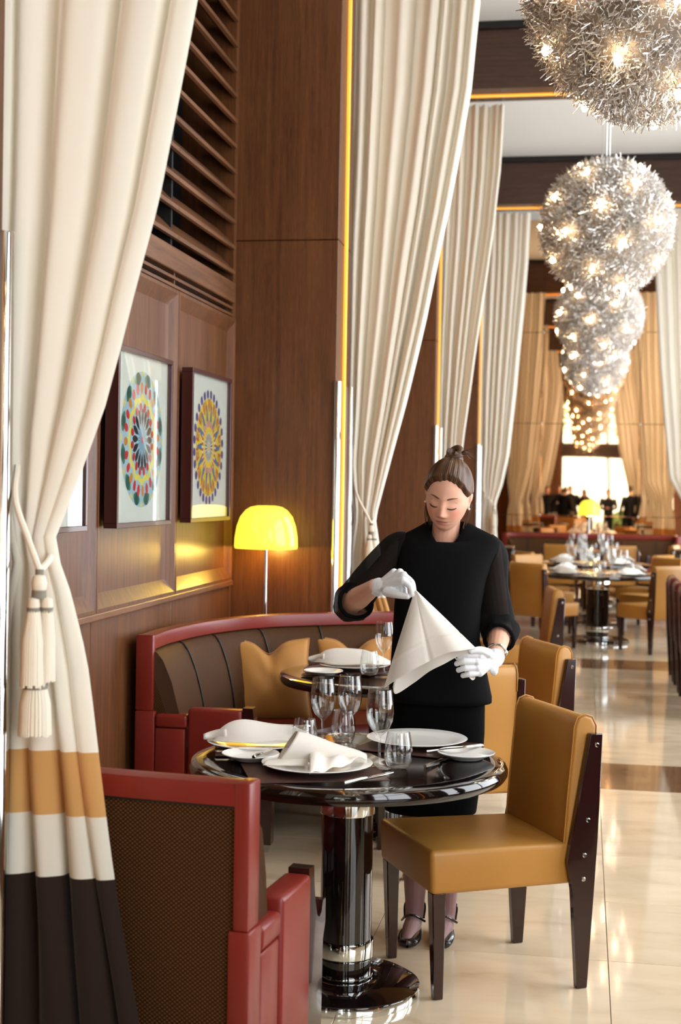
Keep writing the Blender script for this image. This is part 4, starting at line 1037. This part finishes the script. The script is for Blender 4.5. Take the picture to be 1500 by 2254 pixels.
SR, ER_, WR = w_(1078, 1212, 4.98), w_(1103, 1385, 5.0), w_(1091, 1446, 4.79)
limb(body, [SL, (SL+EL)/2, EL], [.044,.040,.037]); limb(body, [EL, EL.lerp(WL,.35), WL], [.041,.040,.027])
limb(body, [SR, (SR+ER_)/2, ER_], [.044,.040,.037]); limb(body, [ER_, ER_.lerp(WR,.35), WR], [.041,.038,.027])
AL, AR = w_(912, 2035, 4.90), w_(982, 2035, 4.91)
for A, hx in ((AL, -.075), (AR, .035)):
    limb(body, [(hx-.01, .0, .86), (A.x*.5+hx*.5, -.0, .48), (A.x, A.y+.022, .30), (A.x, A.y+.012, .10), (A.x, A.y, .05)], [.085,.055,.050,.034,.032], 16)
    limb(body, [(A.x, A.y, .045), (A.x, A.y-.08, .035), (A.x-.004, A.y-.165, .024)], [.03,.032,.020], 14)
bme = remeshed(body, .0027, .5, 3)
co = np.empty(len(bme.vertices)*3); bme.vertices.foreach_get('co', co); co = co.reshape(-1, 3)
HI = np.array(HX.inverted()); hl_ = co@HI[:3, :3].T+HI[:3, 3]
cols = np.tile(SK, (len(co), 1)); hd = co[:, 2] > 1.38; cols[hd] = face_cols(hl_[hd])
tights = co[:, 2] < .6; cols[tights] = np.array(lin((150,118,116))[:3])
set_col(bme, cols); bme.materials.clear(); bme.materials.append(M['skin']); bme.polygons.foreach_set('use_smooth', [True]*len(bme.polygons))
link('body', bme, wt)
link('hair', hair_mesh(HX, (50,32,20), (104,70,44)), wt)
mb = MB()
for s in (-1, 1):      # brows and lowered lashes
    xs_ = np.linspace(.014, .047, 9); zz = .0225+.0050*np.sin((xs_-.014)/.033*2.2)
    mb.tube([HX @ Vector((s*x, float(front_y(s*x, z)[0])-.0002, z)) for x, z in zip(xs_, zz)], [.0020,.0030,.0033,.0032,.0029,.0025,.0020,.0015,.0008], 6)
o = mb.build('eyebrows', flat('brow_brown', (104,74,56), .8), wt)
mb = MB()
for s in (-1, 1):
    xs_ = np.linspace(.017, .047, 11); q = (xs_-.032)/.015; zz = -.0075-.0038*(1-q*q)
    mb.tube([HX @ Vector((s*x, float(front_y(s*x, z)[0])-.0008, z)) for x, z in zip(xs_, zz)], [.0010,.0016,.0021,.0024,.0025,.0026,.0026,.0025,.0024,.0020,.0012], 6)
    xs_ = np.linspace(.018, .046, 9); q = (xs_-.032)/.015; zz = .008+.0035*(1-q*q)
    mb.tube([HX @ Vector((s*x, float(front_y(s*x, z)[0])+.0006, z)) for x, z in zip(xs_, zz)], .0009, 5)
mb.build('eyelashes', flat('lash_dark', (58,38,32), .6), wt)
for s in (-1, 1): MB().sphere(HX @ Vector((s*.0785, -.002, -.034)), .0042, 12, 8).build('earring', M['pearl'], wt)
# tunic: hem, waist, chest, shoulders, standing neckline
tn = MB()
loft(tn, [(.812,-.018,.0,.178,.128),(.83,-.018,.0,.178,.128),(.92,-.026,.0,.166,.122),(1.03,-.036,-.002,.150,.112),(1.14,-.032,-.008,.149,.118),(1.24,-.02,-.012,.153,.124),(1.30,-.010,-.006,.163,.116),
          (1.345,-.002,.004,.176,.098,.0),(1.375,.0,.012,.178,.080,.010),(1.395,.0,.018,.155,.070,.026),(1.412,-.002,.022,.120,.068,.046),(1.428,-.004,.022,.090,.068,.066),(1.437,-.006,.020,.074,.068,.082),(1.440,-.006,.020,.069,.064,.087),(1.420,-.006,.022,.066,.058,.078)], 64, cap=False, ex=2.25)
tm = tn.mesh('tunic', M['blackcloth'], ang=180, fixn=False); tu = link('tunic', tm, wt); md = tu.modifiers.new('t', 'SOLIDIFY'); md.thickness = .004; md.offset = 1
# skirt
sk = MB(); loft(sk, [(.425,-.045,.0,.158,.125),(.44,-.045,.0,.160,.127),(.55,-.035,.0,.163,.126),(.70,-.026,.0,.163,.120),(.84,-.022,0,.158,.112),(.95,-.028,0,.145,.105)], 48, cap=False)
so = link('skirt', sk.mesh('skirt', M['blackskirt'], ang=180, fixn=False), wt); md = so.modifiers.new('t', 'SOLIDIFY'); md.thickness = .004; md.offset = 1
# sleeves
def sleeve(pts, rad, n=26, sub=9, seed=0, cuff=None):
    k = len(pts); P3 = spline(pts, sub*(k-1)); rr = np.interp(np.linspace(0, k-1, sub*(k-1)+1), range(k), rad)
    mb = MB().tube(P3, list(rr), n, cap=False)
    vs = np.array(mb.v); rg = np.random.default_rng(seed); f = rg.random(3)*6
    for i in range(len(P3)):
        for j in range(n):
            c = np.array(P3[i]); v = vs[i*n+j]; a = 2*PI*j/n; t = i/len(P3)
            vs[i*n+j] = c+(v-c)*(1+(.05*math.sin(3*a+f[0]+t*7)+.04*math.sin(7*a+f[1])*t+.03*math.sin(t*22+f[2]+a)))
    mb.v = [tuple(v) for v in vs]
    return mb
d1 = (WL-EL).normalized(); d2 = (WR-ER_).normalized()
SLo = w_(905, 1200, 4.97); SRo = w_(1060, 1200, 4.985)
sl = sleeve([SLo, w_(872, 1216, 4.965), w_(822, 1270, 4.96), w_(781, 1320, 4.955), EL+d1*.012+Vector((0,0,-.002)), EL+d1*.045+Vector((.002,0,-.004))], [.056,.066,.060,.066,.070,.062], seed=1)
link('sleeve', sl.mesh('sleeve', M['sheer'], ang=180, fixn=False), wt)
sr = sleeve([SRo, w_(1081, 1225, 4.985), w_(1085, 1300, 4.995), w_(1094, 1375, 5.0), ER_+d2*.03+Vector((.0,0,.002)), ER_+d2*.075], [.056,.062,.060,.064,.066,.050], seed=2)
link('sleeve', sr.mesh('sleeve', M['sheer'], ang=180, fixn=False), wt)
# thicker turned cuffs
for (c, d, r) in ((EL+d1*.045+Vector((.002,0,-.004)), d1, .060), (ER_+d2*.075, d2, .050)):
    e1 = d.cross(Vector((0,0,1))).normalized(); e2 = d.cross(e1)
    MB().tube([c+(e1*math.cos(a)+e2*math.sin(a))*r*(1+.04*math.sin(3*a)) for a in np.linspace(0, 2*PI, 33)], .0075, 8).build('sleeve_cuff', M['blackcloth'], wt)
# gloves with five fingers
def glove(wrist, base, fingers, thumb, cuffdir):
    mb = MB()
    for b in base: mb.tube(spline([wrist, wrist.lerp(b, .55), b], 8), [.027,.024,.0165,.0155,.015,.0145,.0142,.014,.0135], 12); mb.sphere(b, .0138, 12, 8)
    mb.sphere(wrist, .028, 14, 10)
    for f in fingers:
        k = len(f); P3 = spline(f, 6*(k-1)); mb.tube(P3, list(np.linspace(.0112, .0090, len(P3))), 10)
        for q, r_ in zip(f, np.linspace(.0122, .0092, k)): mb.sphere(q, float(r_), 10, 8)
    P3 = spline(thumb, 12); mb.tube(P3, list(np.linspace(.0165, .0098, 13)), 10); mb.sphere(thumb[-1], .0098, 10, 8); mb.sphere(thumb[0], .0165, 10, 8)
    c = wrist+cuffdir*.024; mb.tube([wrist-cuffdir*.004, wrist+cuffdir*.01, c], [.029,.031,.0325], 16)
    g = remeshed(mb, .0019, .5, 3); g.materials.clear(); g.materials.append(M['glove']); g.polygons.foreach_set('use_smooth', [True]*len(g.polygons))
    return link('glove', g, wt)
K = [w_(889,1279,4.645), w_(889,1266,4.665), w_(881,1260,4.685), w_(868,1260,4.70)]
glove(w_(836,1290,4.735), K+[w_(862,1300,4.68), w_(880,1288,4.692), w_(882,1298,4.688)], [[K[0], w_(904,1293,4.632), w_(908,1309,4.628)], [K[1], w_(907,1282,4.655), w_(912,1303,4.640)], [K[2], w_(900,1276,4.678), w_(905,1304,4.662)], [K[3], w_(886,1276,4.695), w_(893,1308,4.685)]],
      [w_(852,1303,4.68), w_(876,1309,4.645), w_(898,1313,4.628)], (EL-WL).normalized())
K = [w_(1056,1443,4.665), w_(1050,1456,4.66), w_(1051,1469,4.665), w_(1057,1481,4.675)]
glove(w_(1090,1452,4.755), K+[w_(1078,1440,4.70), w_(1088,1478,4.705)], [[K[0], w_(1030,1442,4.645), w_(1012,1446,4.65)], [K[1], w_(1022,1456,4.64), w_(1006,1461,4.65)], [K[2], w_(1025,1471,4.645), w_(1010,1475,4.655)], [K[3], w_(1034,1484,4.655), w_(1020,1487,4.665)]],
      [w_(1076,1438,4.69), w_(1058,1431,4.655), w_(1037,1433,4.635)], (ER_-WR).normalized())
# wristwatch
c = WR+(ER_-WR)*.16; d = (ER_-WR).normalized(); e1 = d.cross(Vector((0,0,1))).normalized(); e2 = d.cross(e1)
wb_ = MB().tube([c+(e1*math.cos(a)+e2*math.sin(a))*.0315 for a in np.linspace(0, 2*PI, 33)], .0048, 8).build('wristwatch', M['steel'], wt)
MB().sphere(c+e1*.030, .011, 12, 8).build('watch_case', M['steel'], wb_)
# shoes
for A, s in ((AL, -1), (AR, 1)):
    def sh(u, v):
        a = 2*PI*u; y = A.y+.045-.235*v; w = .042*math.sin(min(1, (v+.06)*1.25)*PI*.5)*(1-max(0, v-.72)**2*7)**.5 if v < 1 else .004
        w = max(.003, w); h = .052-.020*v-.012*max(0, v-.7) if v > .30 else .056
        hh = h*(1 if v > .12 else .6+.4*v/.12)
        return (A.x-s*.0+w*math.cos(a), y, .004+max(0, hh*.5*(1+math.sin(a))) if v > .42 or math.sin(a) < .2 else .004+hh*.5*(1.2))
    sh_ = MB().grid(sh, 24, 26, True).build('shoe', M['shoe'], wt, ang=70)
    MB().tube(spline([(A.x-.041, A.y-.02, .046), (A.x-.02, A.y-.062, .075), (A.x+.01, A.y-.066, .078), (A.x+.041, A.y-.03, .05)], 12), .0042, 8).build('strap', M['shoe'], sh_)
    MB().tube(spline([(A.x+s*.034, A.y-.0, .05), (A.x+s*.036, A.y+.02, .09), (A.x+s*.02, A.y+.045, .10), (A.x-s*.02, A.y+.045, .10), (A.x-s*.036, A.y+.02, .09), (A.x-s*.034, A.y, .05)], 20), .0035, 8).build('strap', M['shoe'], sh_)
# the napkin she holds
nk = empty('held_napkin', at(914, 1300, 4.62)); tag(nk, 'white napkin held up by the corner between the waitress hands', 'napkin')
n0 = nk.location
def layer(bottom, Yb, apex, Ya, seed, name, bow=.012):
    B3 = [at(x, y, Yv)-n0 for (x, y), Yv in zip(bottom, Yb)]; A3 = at(apex[0], apex[1], Ya)-n0
    C = spline(B3, 40)
    def f(u, v):
        k = u*40; i = min(int(k), 39); b = Vector(C[i]).lerp(Vector(C[i+1]), k-i); vv = .02+.98*v
        p = A3.lerp(b, vv); p.y += -bow*math.sin(u*PI)*vv + .006*math.sin(u*13+seed)*vv + .004*math.sin(u*5+v*6) + .006*max(0, 1-abs(u-.5)/.035)*v*(name == 'front_layer') - .005*max(0, 1-abs(v-.72)/.03)*(name == 'front_layer')
        return p
    sheet(f, 80, 60, name, nk, .0014)
layer([(845,1516),(869,1499),(907,1476),(947,1455),(987,1437),(1020,1431),(1049,1428)], [4.62,4.60,4.59,4.59,4.60,4.615,4.63], (914,1297), 4.628, 1, 'front_layer')
layer([(866,1512),(873,1527),(912,1503),(947,1477),(981,1460),(1011,1444),(1047,1431)], [4.645,4.64,4.635,4.63,4.63,4.635,4.645], (916,1302), 4.645, 4, 'back_layer', .004)
layer([(1035,1493),(1043,1497),(1047,1488),(1036,1470)], [4.67,4.67,4.675,4.68], (1000,1446), 4.655, 2, 'loose_corner', .002)
# ---- people behind the camera, seen only in the far mirror
def onlooker(x, y, rz, h, label, hair=(40,30,24), pose='down'):
    t = empty('person', (x, y, 0), rz); tag(t, label, 'person', 'people in black reflected in the far mirror')
    k = h/1.75; b = MB(); X = Matrix.Translation((0, -.01, 1.615*k)) @ Matrix.Rotation(R(6), 4, 'X')
    hp, hf = head_mesh(48, 40); b.add([X @ Vector(v) for v in hp], hf)
    for s in (-1, 1): ear(b, s, X)
    limb(b, [(0,.015,1.54*k),(0,.02,1.44*k)], [.054,.062], 14)
    loft(b, [(.85*k,0,0,.15,.10),(1.1*k,0,0,.15,.10),(1.3*k,0,0,.17,.10),(1.40*k,0,.01,.17,.08),(1.45*k,0,.015,.08,.06)], 24)
    hands = []
    for s in (-1, 1):
        S_ = Vector((s*.19, .01, 1.39*k))
        if pose == 'camera': E_, H_ = Vector((s*.20, -.12, 1.22*k)), Vector((s*.065, -.235, 1.50*k))
        elif pose == 'fold': E_, H_ = Vector((s*.26, -.03, 1.12*k)), Vector((s*.02, -.19, 1.13*k))
        else: E_, H_ = Vector((s*.25, .04, 1.11*k)), Vector((s*.24, -.06, .86*k))
        limb(b, [S_, E_, H_], [.055,.043,.030]); hands.append((S_, E_, H_))
        d = (H_-E_).normalized(); pal = H_+d*.05; side = Vector((0,1,0)) if abs(d.y) < .7 else Vector((1,0,0))
        limb(b, [H_, pal], [.028,.032])
        for q in range(4): limb(b, [pal+side*(.012*(q-1.5)*1.6), pal+side*(.012*(q-1.5)*1.7)+d*(.055-.006*abs(q-1.3))+Vector((0,-.012,0)), pal+side*(.012*(q-1.5)*1.6)+d*(.075-.008*abs(q-1.3))+Vector((0,-.03,0))], [.010,.009,.007], 8, 4)
        limb(b, [pal-d*.02+side*-.03, pal+side*-.045+d*.02, pal+side*-.04+d*.045], [.012,.010,.008], 8, 4)
        limb(b, [(s*.085,0,.88*k),(s*.10,-.005,.48*k),(s*.10,.02,.09*k)], [.085,.058,.042]); limb(b, [(s*.10,.03,.05),(s*.105,-.10,.035)], [.045,.036])
    me = remeshed(b, .007, .5, 2); c_ = np.empty(len(me.vertices)*3); me.vertices.foreach_get('co', c_); c_ = c_.reshape(-1, 3)
    I = np.array(X.inverted()); ql = c_@I[:3, :3].T+I[:3, 3]; cc = np.tile(SK, (len(c_), 1)); up = c_[:, 2] > 1.49*k; cc[up] = face_cols(ql[up]); set_col(me, cc)
    me.materials.clear(); me.materials.append(M['skin']); me.polygons.foreach_set('use_smooth', [True]*len(me.polygons)); link('body', me, t)
    link('hair', hair_mesh(X, hair, tuple(int(v*1.4) for v in hair), .5, True, 60, 44, False), t)
    j = MB(); loft(j, [(.80*k,0,0,.185,.135),(1.0*k,0,0,.170,.125),(1.12*k,0,0,.165,.12),(1.30*k,0,0,.19,.125),(1.38*k,0,.008,.20,.10),(1.425*k,0,.014,.155,.075),(1.455*k,0,.016,.085,.066),(1.47*k,0,.016,.07,.06)], 36, cap=False)
    link('jacket', j.mesh('jacket', M['suit'], ang=180, fixn=False), t)
    for (S_, E_, H_), s in zip(hands, (-1, 1)):
        limb(MB(), [S_, E_, H_], [.07,.055,.045]).build('jacket_sleeve', M['suit'], t, ang=180)
        limb(MB(), [(s*.085,0,.86*k),(s*.10,-.005,.48*k),(s*.10,.02,.07*k)], [.10,.08,.075]).build('trouser_leg', M['suit'], t, ang=180)
        MB().sphere((s*.102,-.04,.035), .055, 12, 8, .85, 2.3, .7).build('shoe', M['shoe'], t)
    return t
onlooker(-1.14, -.9, R(175), 1.72, 'person in black at the far left of the group in the mirror')
onlooker(-.74, -1.6, R(160), 1.74, 'person in black second from left of the group in the mirror', (70,50,34))
onlooker(-.36, -2.2, R(185), 1.76, 'person in a black suit third from left in the mirror', (30,24,20))
onlooker(0.05, -.34, R(180), 1.66, 'photographer in black raising a camera, seen in the mirror', (88,66,46), 'camera')
onlooker(.74, -2.4, R(188), 1.72, 'person in black with folded arms before the window in the mirror', (48,36,28), 'fold')
onlooker(1.26, 3.55, R(350), 1.80, 'tall person in a black suit by the window side, back to us in the mirror', (66,50,36))
onlooker(1.60, 4.15, R(20), 1.82, 'second tall person in black beside the window drape in the mirror', (44,32,26))
ca = empty('handheld_camera', (0.04, -.16, 1.52)); tag(ca, 'black camera held by the photographer in the mirror', 'camera')
MB().box(-.07, .07, -.035, .03, -.045, .05).build('camera_body', M['suit'], ca, bevel=.008)
MB().lathe([(0,0),(.036,0),(.038,.06),(.03,.065),(0,.055)], 20).build('lens', M['lacquer'], ca).matrix_local = Matrix.Translation((0,.03,0)) @ Matrix.Rotation(-PI/2, 4, 'X')
